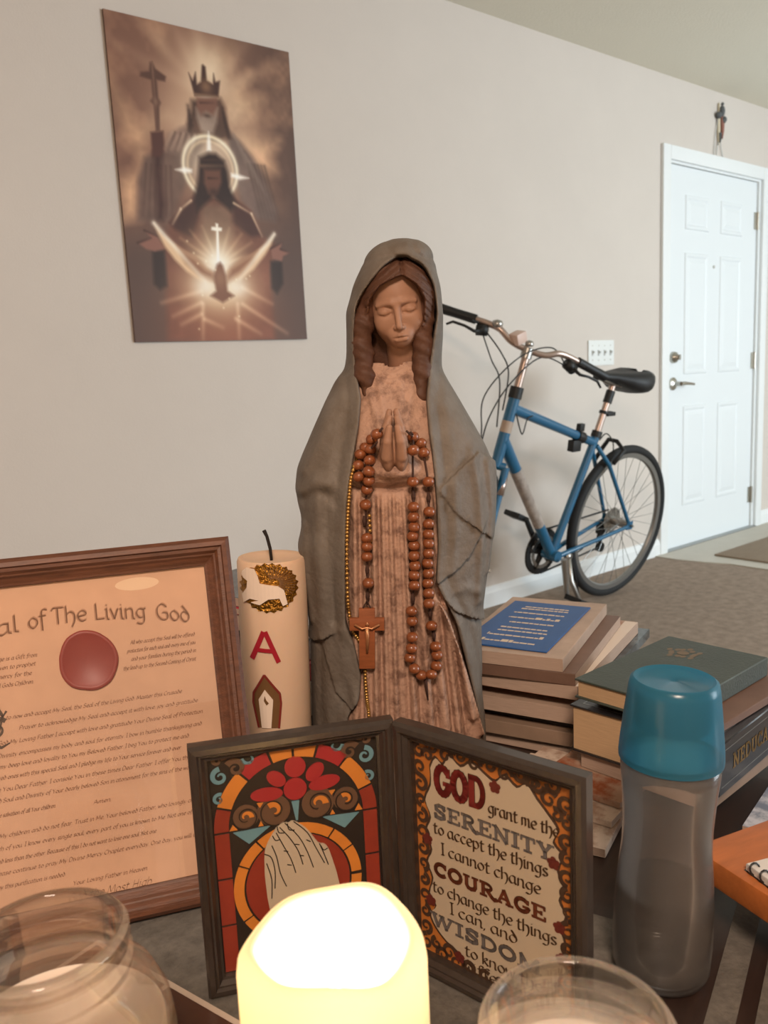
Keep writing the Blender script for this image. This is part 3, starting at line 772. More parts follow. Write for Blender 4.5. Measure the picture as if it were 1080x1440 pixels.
D += hm * (3.0 * np.exp(-(dl / 6) ** 2) + 3.0 * np.exp(-(dr / 6) ** 2))            # rolled hems
D -= hm * 1.6 * np.exp(-((dl - 13) / 4) ** 2) + 1.6 * np.exp(-((dr - 13) / 4) ** 2)
lower = np.clip((470 - Zg) / 40, 0, 1)
# sleeve folds, wearer's left (picture right)
D += lower * (crease(Xg, Zg, [(124, 372), (104, 385), (85, 372), (60, 352)], 5.6, 2.8)
     + crease(Xg, Zg, [(60, 345), (76, 322), (98, 304), (112, 292)], 7.5, 1.8)
     + crease(Xg, Zg, [(56, 252), (74, 262), (90, 275), (104, 300)], 5.6, 3.1)
     + crease(Xg, Zg, [(57, 236), (72, 216), (90, 204), (107, 192)], 5.6, 3.4)
     + ridge(Xg, Zg, [(96, 384), (102, 340), (104, 290), (100, 220)], 5, 3) + ridge(Xg, Zg, [(114, 372), (118, 320), (112, 250)], 4, 2.5)
     + ridge(Xg, Zg, [(75, 352), (72, 300), (66, 262)], 6, 2.5) + ridge(Xg, Zg, [(76, 200), (92, 140), (100, 60)], 5, 2.5)
     + ridge(Xg, Zg, [(62, 440), (84, 415), (104, 388)], 7, 2) - ridge(Xg, Zg, [(56, 450), (62, 410), (64, 370)], 6, 2)
     + ridge(Xg, Zg, [(70, 238), (86, 240), (98, 232)], 5, 2))
# wearer's right (picture left)
D += lower * (crease(Xg, Zg, [(-93, 178), (-82, 182), (-66, 192)], 5.6, 2.5)
     + ridge(Xg, Zg, [(-88, 350), (-70, 364), (-54, 358)], 7, 2.6) - ridge(Xg, Zg, [(-90, 340), (-70, 350), (-56, 346)], 5, 1.6)
     + ridge(Xg, Zg, [(-52, 440), (-66, 400), (-84, 372)], 7, 2.5) - ridge(Xg, Zg, [(-38, 430), (-46, 390), (-52, 340)], 6, 2.6)
     + ridge(Xg, Zg, [(-70, 360), (-74, 300), (-72, 230), (-76, 190)], 7, 2.4) - ridge(Xg, Zg, [(-60, 350), (-62, 280), (-58, 210)], 5, 2.4)
     + ridge(Xg, Zg, [(-88, 310), (-90, 260), (-86, 205)], 5, 2.5) + ridge(Xg, Zg, [(-52, 200), (-46, 150), (-40, 122)], 6, 4)
     + crease(Xg, Zg, [(-72, 168), (-62, 130), (-44, 112)], 5.6, 2.2) - ridge(Xg, Zg, [(-76, 180), (-80, 120), (-80, 30)], 5, 2))
wf_ = np.clip((-vm.y + 6) / 20, 0, 1)
F = envelope(vm, cx_, a_, fd, bd) - D[:, None, :] * wf_
th = np.arctan2(vm.y, vm.x - cx_[None, None, :])
F = F - 1.8 * np.sin(th * 17 + vm.z * .012) * np.clip((vm.y - 5) / 20, 0, 1) * np.clip((480 - vm.z) / 120, 0, 1)
ycut = np.interp(z, [0, 440, 480, 592], [-38, -34, 12, 14]).astype(np.float32)
slot = np.maximum(np.maximum(oL[None, None, :] - vm.x, vm.x - oR[None, None, :]), vm.y - ycut[None, None, :])
slot = np.where(vm.z > 591, 30, slot)
F = smax(F, -slot, 3.0)
F = np.maximum(np.maximum(F, 12 - vm.z), vm.z - 613.7)
link('mantle', vm.mesh(F, 'mantle', M_mantle, 2), stx)

# --- gown: solid under the mantle, folds on its front
vg = Vol((-100, -100, 6), (118, 40, 492), 1.7)
z = vg.ax[2]; Xg = vg.ax[0][:, None]; Zg = z[None, :]
xl, xr = sm(curve(SIL_L, z)), sm(curve(SIL_R, z))
nar = np.interp(z, [0, 90, 180, 300, 400, 460, 492], [4, 6, 16, 26, 26, 16, 14]).astype(np.float32)
a_ = np.maximum((xr - xl) / 2 - nar, 5); cx_ = (xr + xl) / 2
fdg = sm(np.interp(z, [0, 100, 200, 300, 352, 372, 420, 455, 478, 492], [80, 80, 80, 80, 78, 77, 67, 52, 40, 34]).astype(np.float32)); bdg = np.full_like(fdg, 30)
D = np.zeros((len(vg.ax[0]), len(z)), np.float32)
belt = np.clip((352 - Zg) / 14, 0, 1)
for (xt, xb, w_, am) in ((-30, -44, 4, 2.6), (-20, -33, 3.5, 2.2), (-10, -22, 4, 3), (-1, -8, 3, 2.4), (6, 2, 3.6, 3.4), (13, 10, 3, 2.4), (20, 24, 4, 2.8), (30, 44, 4, 2.4), (40, 62, 5, 2.6), (47, 78, 4, 2.4)):
    D += belt * ridge(Xg, Zg, [(xt, 356), ((xt * .6 + xb * .4), 220), (xb, 10)], w_, am)
    D -= belt * .45 * ridge(Xg, Zg, [(xt + 5, 350), ((xt * .6 + xb * .4) + 6.5, 220), (xb + 8, 10)], 2.2, am)
D += crease(Xg, Zg, [(102, 66), (84, 140), (66, 205), (54, 232)], 4, 5) + ridge(Xg, Zg, [(60, 226), (74, 170), (88, 90)], 4, 3)
D -= ridge(Xg, Zg, [(-40, 358), (10, 352), (60, 356)], 3, 2.6); D += ridge(Xg, Zg, [(-40, 364), (10, 360), (60, 364)], 4, 2.2)     # belt
for xx in (-12, 0, 24, 36): D += ridge(Xg, Zg, [(xx, 460), (xx * .6 + 6, 420), (xx * .8 + 4, 372)], 4, 1.6)
D += ridge(Xg, Zg, [(-20, 472), (14, 463), (48, 473)], 2.4, 1.8) + ridge(Xg, Zg, [(-20, 480), (15, 470), (48, 480)], 2.2, 1.8)         # collar
F = envelope(vg, cx_, a_, fdg, bdg, 2.4) - D[:, None, :] * np.clip((-vg.y - 6) / 12, 0, 1)
for s_ in (-1, 1):
    F = smin(F, vg.cap((13 + s_ * 10, -82, 378), (13 + s_ * 32, -66, 364), 9, 10), 5)
F = smin(F, vg.ell((12, -80, 371), (21, 17, 9)), 5)
neck_cut = np.sqrt(((vg.x - 17) / 22) ** 2 + ((vg.y + 8) / 32) ** 2) - 1
F = np.where(vg.z > 478, np.maximum(F, -neck_cut * 20), F)
F = np.maximum(F, vg.z - 483); F = np.maximum(F, 12 - vg.z)
gown_me = vg.mesh(F, 'gown', M_gown, 1)
link('gown', gown_me, stx)

# --- head: worked in its own frame, then bowed and tilted
vh = Vol((-46, -22, -78), (46, 78, 58), 0.85)
def eL(c, r): return vh.ell(c, r)
H = smin(eL((0, 34, 10), (32, 39, 42)), eL((0, 20, -12), (26, 24, 29)), 8)
H = smin(H, eL((0, 4, -31), (10, 9, 8)), 7)
for s_ in (-1, 1):
    H = smin(H, eL((s_ * 14, 6, -11), (11, 9, 12)), 6)
    H = smin(H, vh.cap((s_ * 5, -4.0, 8.5), (s_ * 20, 1.5, 8), 2.6, 1.8), 5)
    H = smax(H, -eL((s_ * 13, -7.5, 1.0), (9.0, 6.2, 5.6)), 4)
H = smin(H, vh.cap((0, -3.2, 9), (0, -10.8, -15), 2.2, 3.4), 3.5)
H = smin(H, eL((0, -1, -25.5), (12, 8, 9)), 5)
for s_ in (-1, 1):
    H = smin(H, eL((s_ * 3.6, -6.5, -16.8), (2.6, 3.2, 2.4)), 1.5)
    H = smin(H, eL((s_ * 13, 1.8, .4), (7.6, 6.6, 5.2)), 1.4)
    lid = np.minimum(vh.cap((s_ * 6, -2.4, -1.8), (s_ * 13, -4.6, -4.0), .9), vh.cap((s_ * 13, -4.6, -4.0), (s_ * 20, -1.4, -2.2), .9))
    H = smax(H, -lid, 1.2)
    cr = np.minimum(vh.cap((s_ * 6, -2.6, 3.4), (s_ * 13, -4.4, 5.0), .7), vh.cap((s_ * 13, -4.4, 5.0), (s_ * 20, -.6, 2.4), .7))
    H = smax(H, -cr, 1.0)
    H = smin(H, vh.cap((s_ * 7.6, -6.2, -26.0), (s_ * 1.6, -9.6, -24.2), 1.0, 1.7), 1.2)
H = smin(H, vh.cap((-5, -7.4, -29.0), (5, -7.4, -29.0), 2.0), 1.2)
H = smax(H, -np.minimum(vh.cap((-8.4, -7.0, -26.7), (0, -10.6, -26.4), .6), vh.cap((0, -10.6, -26.4), (8.4, -7.0, -26.7), .6)), .9)
H = smin(H, vh.cap((0, 26, -30), (-3, 34, -78), 17.5, 18.5), 4)
head = link('face', vh.mesh(H, 'face', M_skin, 2), stx, (.0232, -.0490, .5350), (R(11), R(-6.0), R(-4)))
head['label'] = 'painted face with lowered eyelids and neck'

# --- hair
vr = Vol((-34, -80, 428), (76, 40, 596), 1.2)
wob = 1.5 * np.sin(vr.z * .22 + vr.x * .08) + .8 * np.sin(vr.z * .5 + vr.x * .25)
Hc = vr.ell((25, -20, 547), (40.5, 51, 46))
z = vr.ax[2]
fL = curve([(30,569.5),(24,568),(6,560),(-5.5,546),(-7.5,527),(-1.0,504),(-3,488),(-8,440)], z)[None, None, :]; fR = curve([(30,569.5),(34,567),(44,560),(52,546),(50.5,524),(40,503),(38,488),(38,440)], z)[None, None, :]
face_slot = np.maximum(np.maximum(fL - vr.x, vr.x - fR), vr.y - 6)
face_slot = np.where(vr.z > 570.5, 20, face_slot)
phs = vr.z + .75 * np.abs(vr.x - 29.5)
strand = .9 * np.sin(phs * .85 + .3 * np.sin(vr.x * .2)) + .5 * np.sin(phs * 1.7)
part_line = ridge(vr.ax[0][:, None], z[None, :], [(29, 600), (29.5, 566)], 2.2, 2.6)[:, None, :]
Hc = smax(Hc - strand * .6 + part_line, -face_slot, 2.0)
for pts in ([(-6, -30, 550, 12), (-15, -34, 520, 11), (-15, -33, 492, 11), (-14, -41, 470, 10), (-12, -46, 450, 5)],
            [(-9, -14, 545, 10), (-16, -24, 515, 9), (-17, -30, 485, 8), (-15, -40, 460, 6)],
            [(52, -30, 550, 11), (51, -34, 520, 10), (49, -34, 492, 11), (46, -41, 465, 9), (44, -46, 436, 5)],
            [(54, -14, 545, 9), (53, -22, 520, 8), (50, -30, 490, 9), (47, -38, 462, 7)]):
    for p, q in zip(pts[:-1], pts[1:]): Hc = smin(Hc, vr.cap(p[:3], q[:3], p[3], q[3]) - wob * .8, 4)
Hc = smin(Hc, vr.ell((20, 6, 500), (36, 20, 62)), 4)
link('hair', vr.mesh(Hc, 'hair', M_hair, 1), stx)

# --- praying hands
va = Vol((-14, -122, 366), (42, -62, 442), 0.8)
Hn = None
for s_ in (-1, 1):
    g = va.ell((13 + s_ * 6.6, -90, 395), (8.2, 18, 24))
    g = smin(g, va.cap((13 + s_ * 8, -80, 386), (13 + s_ * 13, -76, 374), 9, 9.5), 6)
    for i in range(4):
        y0 = -101 + 7.2 * i; zt = (427, 433, 432, 425)[i]; yt = y0 + 2.5
        f_ = smin(va.cap((13 + s_ * 8.2, y0, 404), (13 + s_ * 6.6, y0 + .5, 417), 5.2, 4.8), va.cap((13 + s_ * 6.6, y0 + .5, 417), (13.4 + s_ * 3.6, yt, zt), 4.8, 3.0), .8)
        g = smin(g, f_, 1.3)
    th_ = smin(va.cap((13 + s_ * 8, -103, 388), (13 + s_ * 6.6, -109, 404), 5.6, 4.9), va.cap((13 + s_ * 6.6, -109, 404), (13 + s_ * 4.2, -109, 418), 4.8, 3.3), 1.0)
    g = smin(g, th_, 1.8)
    Hn = g if Hn is None else smin(Hn, g, 2.2)
hands_me = va.mesh(Hn, 'praying_hands', M_skin, 1)
link('praying_hands', hands_me, stx)
pl = MB().lathe([(0, 0), (1.06, 0), (1.08, .004), (1.06, .012), (1.0, .015), (0, .015)], 48, (.004, 0, 0), sx=.1, sy=.085)
pl.build('plinth', M_plinth, stx, smooth=True, angle=40)

# --- surface finder for whatever hangs on the statue's front
_trees = []
for ch in stx.children:
    if ch.name.split('.')[0] in ('mantle', 'gown', 'praying_hands'):
        me = ch.data; _trees.append(BVHTree.FromPolygons([v.co.copy() for v in me.vertices], [tuple(p.vertices) for p in me.polygons]))
def front_y(x, zz):
    b = .05
    for t_ in _trees:
        h = t_.ray_cast(Vector((x, -.3, zz)), Vector((0, 1, 0)))
        if h[0] is not None and h[0].y < b: b = h[0].y
    return b
def front_over(x, zz, r):
    return min(front_y(x + dx, zz + dz) for dx, dz in ((0, 0), (r, 0), (-r, 0), (0, r), (0, -r)))

# ================================================================ ROSARIES
M_bead = mat('bead_wood', '#7d4526', .38, var=.25, vscale=60, stretch=(1, 1, 3), coat=.3)
M_cord = mat('rosary_cord', '#3c241a', .85)
M_cross = mat('crucifix_wood', '#8a4d2b', .5, var=.2, vscale=50, stretch=(1, 1, 5))
M_gold = mat('aged_gold', '#b48a4d', .35, metal=.8, var=.2, vscale=200)
ros = thing('wooden_rosary', 'brown wooden bead rosary with crucifix draped over the praying hands', 'rosary', (.603, .733, .53), R(-39.42))
bead_me = MB().lathe([(.0012, -.0052), (.0035, -.0048), (.0058, -.0025), (.0064, 0), (.0058, .0025), (.0035, .0048), (.0012, .0052)], 16).mesh('bead', M_bead, smooth=True)
L1 = [(-3.8,412.0),(-9.3,404.9),(-16.3,396.4),(-21.8,389.3),(-24.5,378.3),(-24.3,367.2)]
L2 = [(-11.2,394.7),(-12.5,383.7),(-13.7,373.4),(-14.2,363.0),(-16.9,353.4),(-19.1,337.8),(-19.3,303.0),(-19.7,293.9),(-20.2,283.2),(-20.1,255.5)]
R1 = [(33.3,405.2),(32.1,393.5),(30.8,360.2),(30.5,334.0),(30.1,323.5),(30.4,312.9),(28.5,303.1),(29.6,293.2),(29.2,282.5),(29.6,271.7),(28.4,261.7),(28.0,250.9),(23.9,223.1),(24.2,212.1),(23.5,194.8),(22.3,183.0),(20.3,171.9),(24.4,159.7),(31.8,151.4),(42.5,151.7),(48.2,160.2),(49.4,172.1),(48.2,181.7),(44.5,205.6)]
R2 = [(41.1,398.2),(43.7,388.5),(47.0,358.7),(46.6,328.0),(45.4,315.2),(45.0,304.6),(44.7,294.8),(44.3,284.1),(43.1,273.4),(43.5,262.6),(42.4,251.8),(42.7,241.7),(42.4,231.6),(44.5,205.6)]
done = set()
cords = MB()
def strand_(pts, pre=None, post=None):
    path = []
    full = ([pre] if pre else []) + list(pts) + ([post] if post else [])
    for i, (x, zz) in enumerate(full):
        y = front_over(x / 1000, zz / 1000, .005) - .0052
        isb = (x, zz) in pts and not ((x, zz) in (pre, post))
        if isb and (x, zz) not in done:
            b = link('bead', bead_me, ros, (x / 1000, y, zz / 1000), (R(rnd.uniform(-20, 20)), R(rnd.uniform(-15, 15)), 0)); done.add((x, zz))
        if path:
            px, pz = path[-1][0] * 1000, path[-1][2] * 1000
            dd = math.hypot(x - px, zz - pz)
            if dd > 14:
                for t_ in (.33, .67):
                    qx, qz = px + (x - px) * t_, pz + (zz - pz) * t_
                    path.append((qx / 1000, front_over(qx / 1000, qz / 1000, .003) - .0022, qz / 1000))
        path.append((x / 1000, y, zz / 1000))
    cords.tube(path, .0012, 6); return path
strand_(L1, (2, 418), (-20, 352)); p2 = strand_(L2, (-4, 404), (-22.5, 231))
strand_(R1, (26, 414)); strand_(R2, (30, 412))
# knots thicken the bare stretches of cord
for x, zz in ((-21, 320), (-20.5, 268), (-21.5, 240), (26, 236), (31, 345), (46.8, 342), (43.6, 219), (46.8, 194), (24, 203)):
    y = front_over(x / 1000, zz / 1000, .004) - .003
    cords.tube([(x / 1000, y, zz / 1000 + .006), (x / 1000, y - .0005, zz / 1000), (x / 1000, y, zz / 1000 - .006)], [.0012, .0024, .0012], 8)
# tail below the loop
yy = front_over(.036, .14, .004) - .002
cords.tube([(.036, yy - .002, .15), (.0365, yy, .138), (.038, yy, .122)], [.0022, .002, .0008], 6)
cords.build('cord', M_cord, ros, smooth=True)
yc = min(front_over(-.024, zz, .012) for zz in (.17, .19, .21, .225)) - .004
cr = MB(); cr.b2(-.0085, .0085, -.003, .003, -.033, .033); c_o = cr.build('crucifix', M_cross, ros, (-.0243, yc, .195), (0, R(2.5), 0), bevel=.0008)
c_o['label'] = 'plain brown wooden crucifix'
MB().b2(-.0185, .0185, -.0031, .0031, .009, .0225).build('crossbar', M_cross, c_o, bevel=.0008)
co = MB(); co.tube([(-.013, -.005, .0165), (-.005, -.006, .012), (0, -.006, .0135), (.005, -.006, .012), (.013, -.005, .0165)], .0013, 6)
co.tube([(0, -.006, .0135), (.0006, -.006, 0), (0, -.0055, -.014)], [.0024, .002, .0012], 8); co.lathe([(0, -.0025), (.002, 0), (0, .0025)], 8, (.0004, -.0062, .017))
co.build('corpus', mat('corpus_metal', '#b07850', .35, metal=.5), c_o, smooth=True)
MB().tube([(-.004, 0, .033), (0, 0, .041), (.004, 0, .033)], .0011, 6).build('cross_loop', M_cord, c_o)

gold = MB(); G = [(-25.5,386.3),(-32.3,366.7),(-35.6,346.0),(-38.2,323.7),(-40.1,301.2),(-41.7,270.8),(-42.6,240.0),(-42.2,216.7),(-38.5,200.9),(-30.9,186.3),(-28.0,168.8),(-28.4,144.9),(-27.8,124.7),(-26.8,112.6),(-26.4,95)]
gp = smooth_path([(a, b) for a, b in G], 6); acc = 0; last = None
gch = thing('gold_bead_chain', 'thin strand of small gold beads hanging along the edge of the statue mantle', 'bead strand', (.603, .733, .53), R(-39.42))
gb = MB().lathe([(0, -.0022), (.0017, -.0014), (.0023, 0), (.0017, .0014), (0, .0022)], 8).mesh('gold_bead', M_gold, smooth=True)
gl = []
for p in gp:
    gl.append((p[0] / 1000, front_over(p[0] / 1000, p[1] / 1000, .003) - .0015, p[1] / 1000))
MB().tube(gl, .0006, 5).build('thread', M_gold, gch)
for i in range(len(gl) - 1):
    a = Vector(gl[i]); b = Vector(gl[i + 1]); l = (b - a).length; n = max(1, round(l / .0056))
    for k in range(n):
        link('gold_bead', gb, gch, a + (b - a) * (k / n))
g2 = [(-15.6 - .02 * i, 326 - 5.2 * i) for i in range(6)]
for x, zz in g2: link('gold_bead', gb, gch, (x / 1000, front_over(x / 1000, zz / 1000, .003) - .0015, zz / 1000))
# ================================================================ TABLE
T = .53
TA = R(19.5)
def tb(u, v, z=0.0):       # table frame -> world
    return (.52 + u * math.cos(TA) - v * math.sin(TA), .285 + u * math.sin(TA) + v * math.cos(TA), z)
M_dark = mat('espresso_wood', '#2a1c16', .45, var=.25, vscale=14, stretch=(1, 9, 9), coat=.1)
M_grey = mat('grey_mottled_top', '#5d5750', .75, var=.35, vscale=60, bump=.3, bscale=200)
table = thing('low_table', 'dark wooden low table with grey mottled insets carrying the whole altar', 'table', tb(0, 0, 0), TA)
U0, U1, V0, V1 = -.42, .66, -.10, .86
MB().b2(U0, U1, V0, V1, T - .035, T - .0008).build('tabletop', M_dark, table, bevel=.003)
for (a, b, c, d) in ((U0 + .03, .07, .037, V1 - .05), (U0 + .03, .55, -.020, .0), (U0 + .03, .55, -.088, -.032)):
    MB().b2(a, b, c, d, T - .003, T).build('inset_panel', M_grey, table)
for (u, v) in ((U0 + .05, V0 + .05), (U1 - .05, V0 + .05), (U0 + .05, V1 - .05), (U1 - .05, V1 - .05)):
    l = MB(); l.b2(u - .03, u + .03, v - .03, v + .03, .0, T - .036); l.build('leg', M_dark, table, bevel=.003)
ap = MB(); ap.b2(U0 + .08, U1 - .08, V0 + .035, V0 + .055, T - .11, T - .036); ap.b2(U0 + .08, U1 - .08, V1 - .055, V1 - .035, T - .11, T - .036)
ap.build('apron', M_dark, table)

# tile board under the candle and the jars
e_ang = R(14.5)
tbo = thing('tile_board', 'dark brown tile board with pale grout lines under the lit candle and glass jars', 'tile board', (.2452, .55, T), e_ang)
M_grout = mat('pale_grout', '#b9a797', .8, var=.06, vscale=60); M_tile = mat('brown_tile', '#4a2d20', .35, var=.12, vscale=25)
PIT = .092; NE1, NE2 = 4, 5
MB().b2(-PIT * NE1 - .005, 0, .03 - PIT * (NE2 - 1) - .0025, .03 + PIT + .0025, .0002, .0050).build('grout_bed', M_grout, tbo)
tile_me = MB().b2(0, PIT - .005, 0, PIT - .005, .001, .0058).mesh('tile', M_tile, bevel=.0005, bseg=1)
for i in range(NE1):
    for j in range(NE2): link('tile', tile_me, tbo, (-.005 - PIT * (i + 1) + .005, .03 + PIT * (1 - j) - PIT + .0025, 0))

# ================================================================ CERTIFICATE FRAME
a_c = R(-21.8); Bc = Vector((.342, .650, T)); dh = Vector((math.cos(a_c), math.sin(a_c), 0))
FW, FH = .272, .331
ce = thing('certificate_frame', 'brown wood framed parchment certificate with a red wax seal leaning left of the candle', 'framed certificate', Bc + dh * (.022 - FW) + Vector((0, 0, .001)), (R(-16), 0, a_c))
M_oak = mat('brown_oak', '#5b3623', .5, var=.35, vscale=22, stretch=(8, 8, 1.2), coat=.0, bump=.15, bscale=120)
M_oakh = mat('brown_oak_rail', '#5b3623', .5, var=.35, vscale=22, stretch=(1.2, 8, 8), coat=.0, bump=.15, bscale=120)
prof = [(0, 0), (0, .015), (.004, .0195), (.008, .020), (.009, .017), (.012, .0165), (.0145, .013), (.016, .0125), (.018, .010), (.0225, .007), (.025, .006), (.025, 0)]
frame_rails(ce, FW, FH, prof, M_oakh)
M_parch = mat('parchment', '#cda68a', .8, var=.10, vscale=9, spec=.2)
parch = MB().b2(.02, FW - .02, -.003, 0, .02, FH - .02).build('parchment', M_parch, ce)
MB().b2(.012, FW - .012, .0005, .006, .012, FH - .012).build('backing', mat('frame_backing', '#3a2b22', .9), ce)
easel = MB(); easel.box((FW / 2, .041, .105), (.06, .004, .178), Matrix.Rotation(R(24), 3, 'X')); easel.build('easel_strut', mat('frame_backing', '#3a2b22', .9), ce)
M_ink = mat('brown_ink', '#9a735b', .8); M_ink2 = mat('title_ink', '#b0866a', .7); M_ink3 = mat('dark_ink', '#85614b', .8)
def cx(x): return (x - 22 + 272) / 1000          # millimetres left of the right-hand corner line -> frame x
def cz(zz): return zz / 1000
tp = lambda p: (p[0], p[1] - ((p[0] - cx(-128)) / .107) ** 2 * .014)
for wd, xa, xb in (('Seal', -219, -171), ('of', -164, -148), ('The', -144, -113), ('Living', -107, -61), ('God', -52, -21)):
    Q = pen_text(wd, cx(xa), cz(268), .0096, cx(xb), width=.34, nib=42, path=tp)
    MB().quads2(Q, -.0033).build('title_lettering', M_ink2, parch)
    MB().quads2([[(x + .0006, y - .0006) for x, y in q] for q in pen_text(wd, cx(xa), cz(268), .0096, cx(xb), width=.13, nib=42, path=tp)], -.0036).build('title_shadow', M_ink3, parch)
rows = [
 ('This message is a Gift from', -212, -158, 241), ('and was given to prophet', -212, -160, 233.4), ('as His mercy for the', -206, -164, 225.6), ('good of all Gods Children.', -210, -162.5, 217.8),
 ('All who accept this Seal will be offered', -77.3, -18.3, 240.6), ('protection for each soul and every one of you', -81, -18.5, 233), ('and your families during the period in', -78, -18.7, 225.4), ('the lead up to the Second Coming of Christ.', -85.6, -18.9, 217.6),
 ('to now and accept My Seal, the Seal of the Living God. Master this Crusade', -188, -35.5, 189.5), ('Prayer to acknowledge My Seal and accept it with love, joy and gratitude', -178, -21.9, 178.9),
 ('O My God My Loving Father I accept with love and gratitude Your Divine Seal of Protection', -208, -18.4, 168.2), ('Your Divinity encompasses my body and soul for eternity. I bow in humble thanksgiving and', -208, -20.5, 157.2),
 ('offer my deep love and loyalty to You my Beloved Father. I beg You to protect me and', -208, -33.3, 148), ('my loved ones with this special Seal and I pledge my life to Your service forever and ever', -208, -41.5, 138.5),
 ('I love You Dear Father. I console You in these times Dear Father. I offer You the Body', -208, -22, 128.5), ('Blood Soul and Divinity of Your dearly beloved Son in atonement for the sins of the world and', -208, -22, 119.2),
 ('for the salvation of all Your children.', -208, -153.2, 107), ('Amen.', -122, -106, 103.6),
 ('Go My children and do not fear. Trust in Me, Your beloved Father, who lovingly created', -208, -24, 89.5), ('each of you. I know every single soul, every part of you is known to Me. Not one of you is', -208, -24, 79.1),
 ('loved less than the other. Because of this I do not want to lose one soul. Not one.', -208, -69.8, 68.6), ('Please continue to pray My Divine Mercy Chaplet everyday. One day, you will under', -208, -26, 58.5),
 ('why this purification is needed.', -208, -149.9, 47.3), ('Your Loving Father in Heaven', -144.9, -81.4, 38)]
for s_, xa, xb, zz in rows:
    MB().quads2(pen_text(s_, cx(xa), cz(zz), .0023, cx(xb), width=.36, nib=40, slant=.25), -.0033).build('text_line', M_ink3 if False else M_ink, parch)
MB().quads2(pen_text('God the Most High', cx(-150), cz(24.5), .0046, cx(-79), width=.2, nib=50, slant=.35), -.0033).build('signature', M_ink3, parch)
# ornamental initial at the left margin
orn_q = fat_stroke(spiral(cx(-196), cz(182), .010, 40, 1.2), .004, .0012) + fat_stroke([(cx(-203), cz(168)), (cx(-196), cz(176)), (cx(-190), cz(194))], .0035, .002) + fat_stroke([(cx(-202), cz(169)), (cx(-193), cz(166)), (cx(-186), cz(169))], .004, .001)
orn_q += fat_stroke([(cx(-194), cz(199)), (cx(-190), cz(193)), (cx(-187), cz(197))], .004, .002)
MB().quads2(orn_q, -.0033).build('ornamental_initial', mat('initial_ink', '#5a4b40', .8), parch)
# wax seal
M_wax = mat('red_wax', '#8c3a32', .45, var=.08, vscale=20)
wob_ = [1, .97, .95, .99, 1.04, 1.05, .98, .96, 1.0, 1.02, .98, 1.03, 1.05, 1.0]
def wax(r0, y0):
    n = 42; out = []
    for k in range(n):
        a = 2 * math.pi * k / n; f_ = np.interp(k / n * 14, range(15), wob_ + [wob_[0]])
        out.append((cx(-114.9) + r0 * f_ * math.cos(a), y0, cz(231.3) + r0 * 1.04 * f_ * math.sin(a)))
    return out
sl = MB(); levels = [(.0262, -.0031), (.0262, -.0045), (.0245, -.0056), (.0228, -.0052), (.0215, -.0042)]
v = []; f = []
for r0, y0 in levels: v += wax(r0, y0)
for i in range(len(levels) - 1):
    for k in range(42): f.append((i * 42 + k, i * 42 + (k + 1) % 42, (i + 1) * 42 + (k + 1) % 42, (i + 1) * 42 + k))
f.append(tuple((len(levels) - 1) * 42 + k for k in range(42)))
seal = sl.add(v, f).build('wax_seal', M_wax, parch, smooth=True); seal['label'] = 'round dark red wax seal'
MB().quads2([disc(cx(-66), cz(296), .020, .006, 20)], -.0032).build('pale_patch', mat('pale_parchment', '#e2c3a4', .8), parch)  # paler oval near the top of the parchment
glass_cl = mix_glass('picture_glass', (.97, .97, .97), rough=.03)
MB().b2(.0245, FW - .0245, -.0075, -.0065, .0245, FH - .0245).build('glass_pane', glass_cl, ce)

# ================================================================ HINGED DOUBLE FRAME
Hg = Vector((.399, .487, T))
dip = thing('hinged_double_frame', 'hinged double photo frame with stained glass praying hands and lettered serenity prayer', 'picture frame', Hg)
M_frm = mat('dark_frame_moulding', '#352c26', .28, var=.2, vscale=30, stretch=(6, 6, 2), coat=.25)
prof2 = [(0, 0), (0, .009), (.002, .0125), (.006, .013), (.0075, .0105), (.009, .0105), (.0115, .007), (.0135, .0065), (.0135, 0)]
M_blk = mat('print_black', '#241c17', .45); M_bk = mat('frame_back_board', '#2b211b', .9)
def leaf(org, ang, w_, h_):
    b = MB().b2(.003, w_ - .003, 0, .006, .003, h_ - .003).build('backing_board', M_bk, dip, org - Hg + Vector((0, 0, .0005)), (0, 0, ang))
    frame_rails(b, w_, h_, prof2, M_frm)
    return b
LA, RA = R(-25.92), R(-80.03)
lf = leaf(Vector((.257, .556, T)), LA, .1565, .2055)
rf = leaf(Hg + Vector((math.cos(RA), math.sin(RA), 0)) * .009, RA, .1625, .2055)
for zz in (.045, .16):   # hinge barrels
    MB().tube([(.0005, .004, zz - .012), (.0005, .004, zz + .012)], .0035, 10).build('hinge', M_steel, dip)
# ---- left leaf: stained glass design
MB().b2(.012, .1445, -.0012, .0002, .012, .1935).build('print_ground', M_blk, lf)
C_or = mat('glass_orange', '#b9702c', .4, var=.1, vscale=30); C_rd = mat('glass_red', '#8e2426', .4, var=.08, vscale=30); C_dr = mat('glass_russet', '#7c2d1e', .4, var=.1, vscale=30)
C_bl = mat('glass_blue', '#5c7d85', .4, var=.08, vscale=30); C_br = mat('glass_brown', '#5a4130', .4, var=.1, vscale=30); C_wh = mat('print_white', '#aa9983', .5)
def pane(poly, mt, name='glass_piece', y=-.0022, par=None):
    q = [(x / 1000, zz / 1000) for x, zz in poly]
    return MB().prism(q, y, -.0010).build(name, mt, par or lf)
AX, AZ, RO, RI = 78, 130.5, 63.5, 52.5
def ringseg(cx0, cz0, ro, ri, a0, a1, n=7): return arc(cx0, cz0, ro, ro, a0, a1, n) + arc(cx0, cz0, ri, ri, a1, a0, n)
for a0, a1, c in ((91, 107, C_or), (109, 131, C_rd), (133, 160, C_or), (162, 179.5, C_dr)):
    pane(ringseg(AX, AZ, RO, RI, a0, a1), c); pane(ringseg(AX, AZ, RO, RI, 180 - a1, 180 - a0), c)
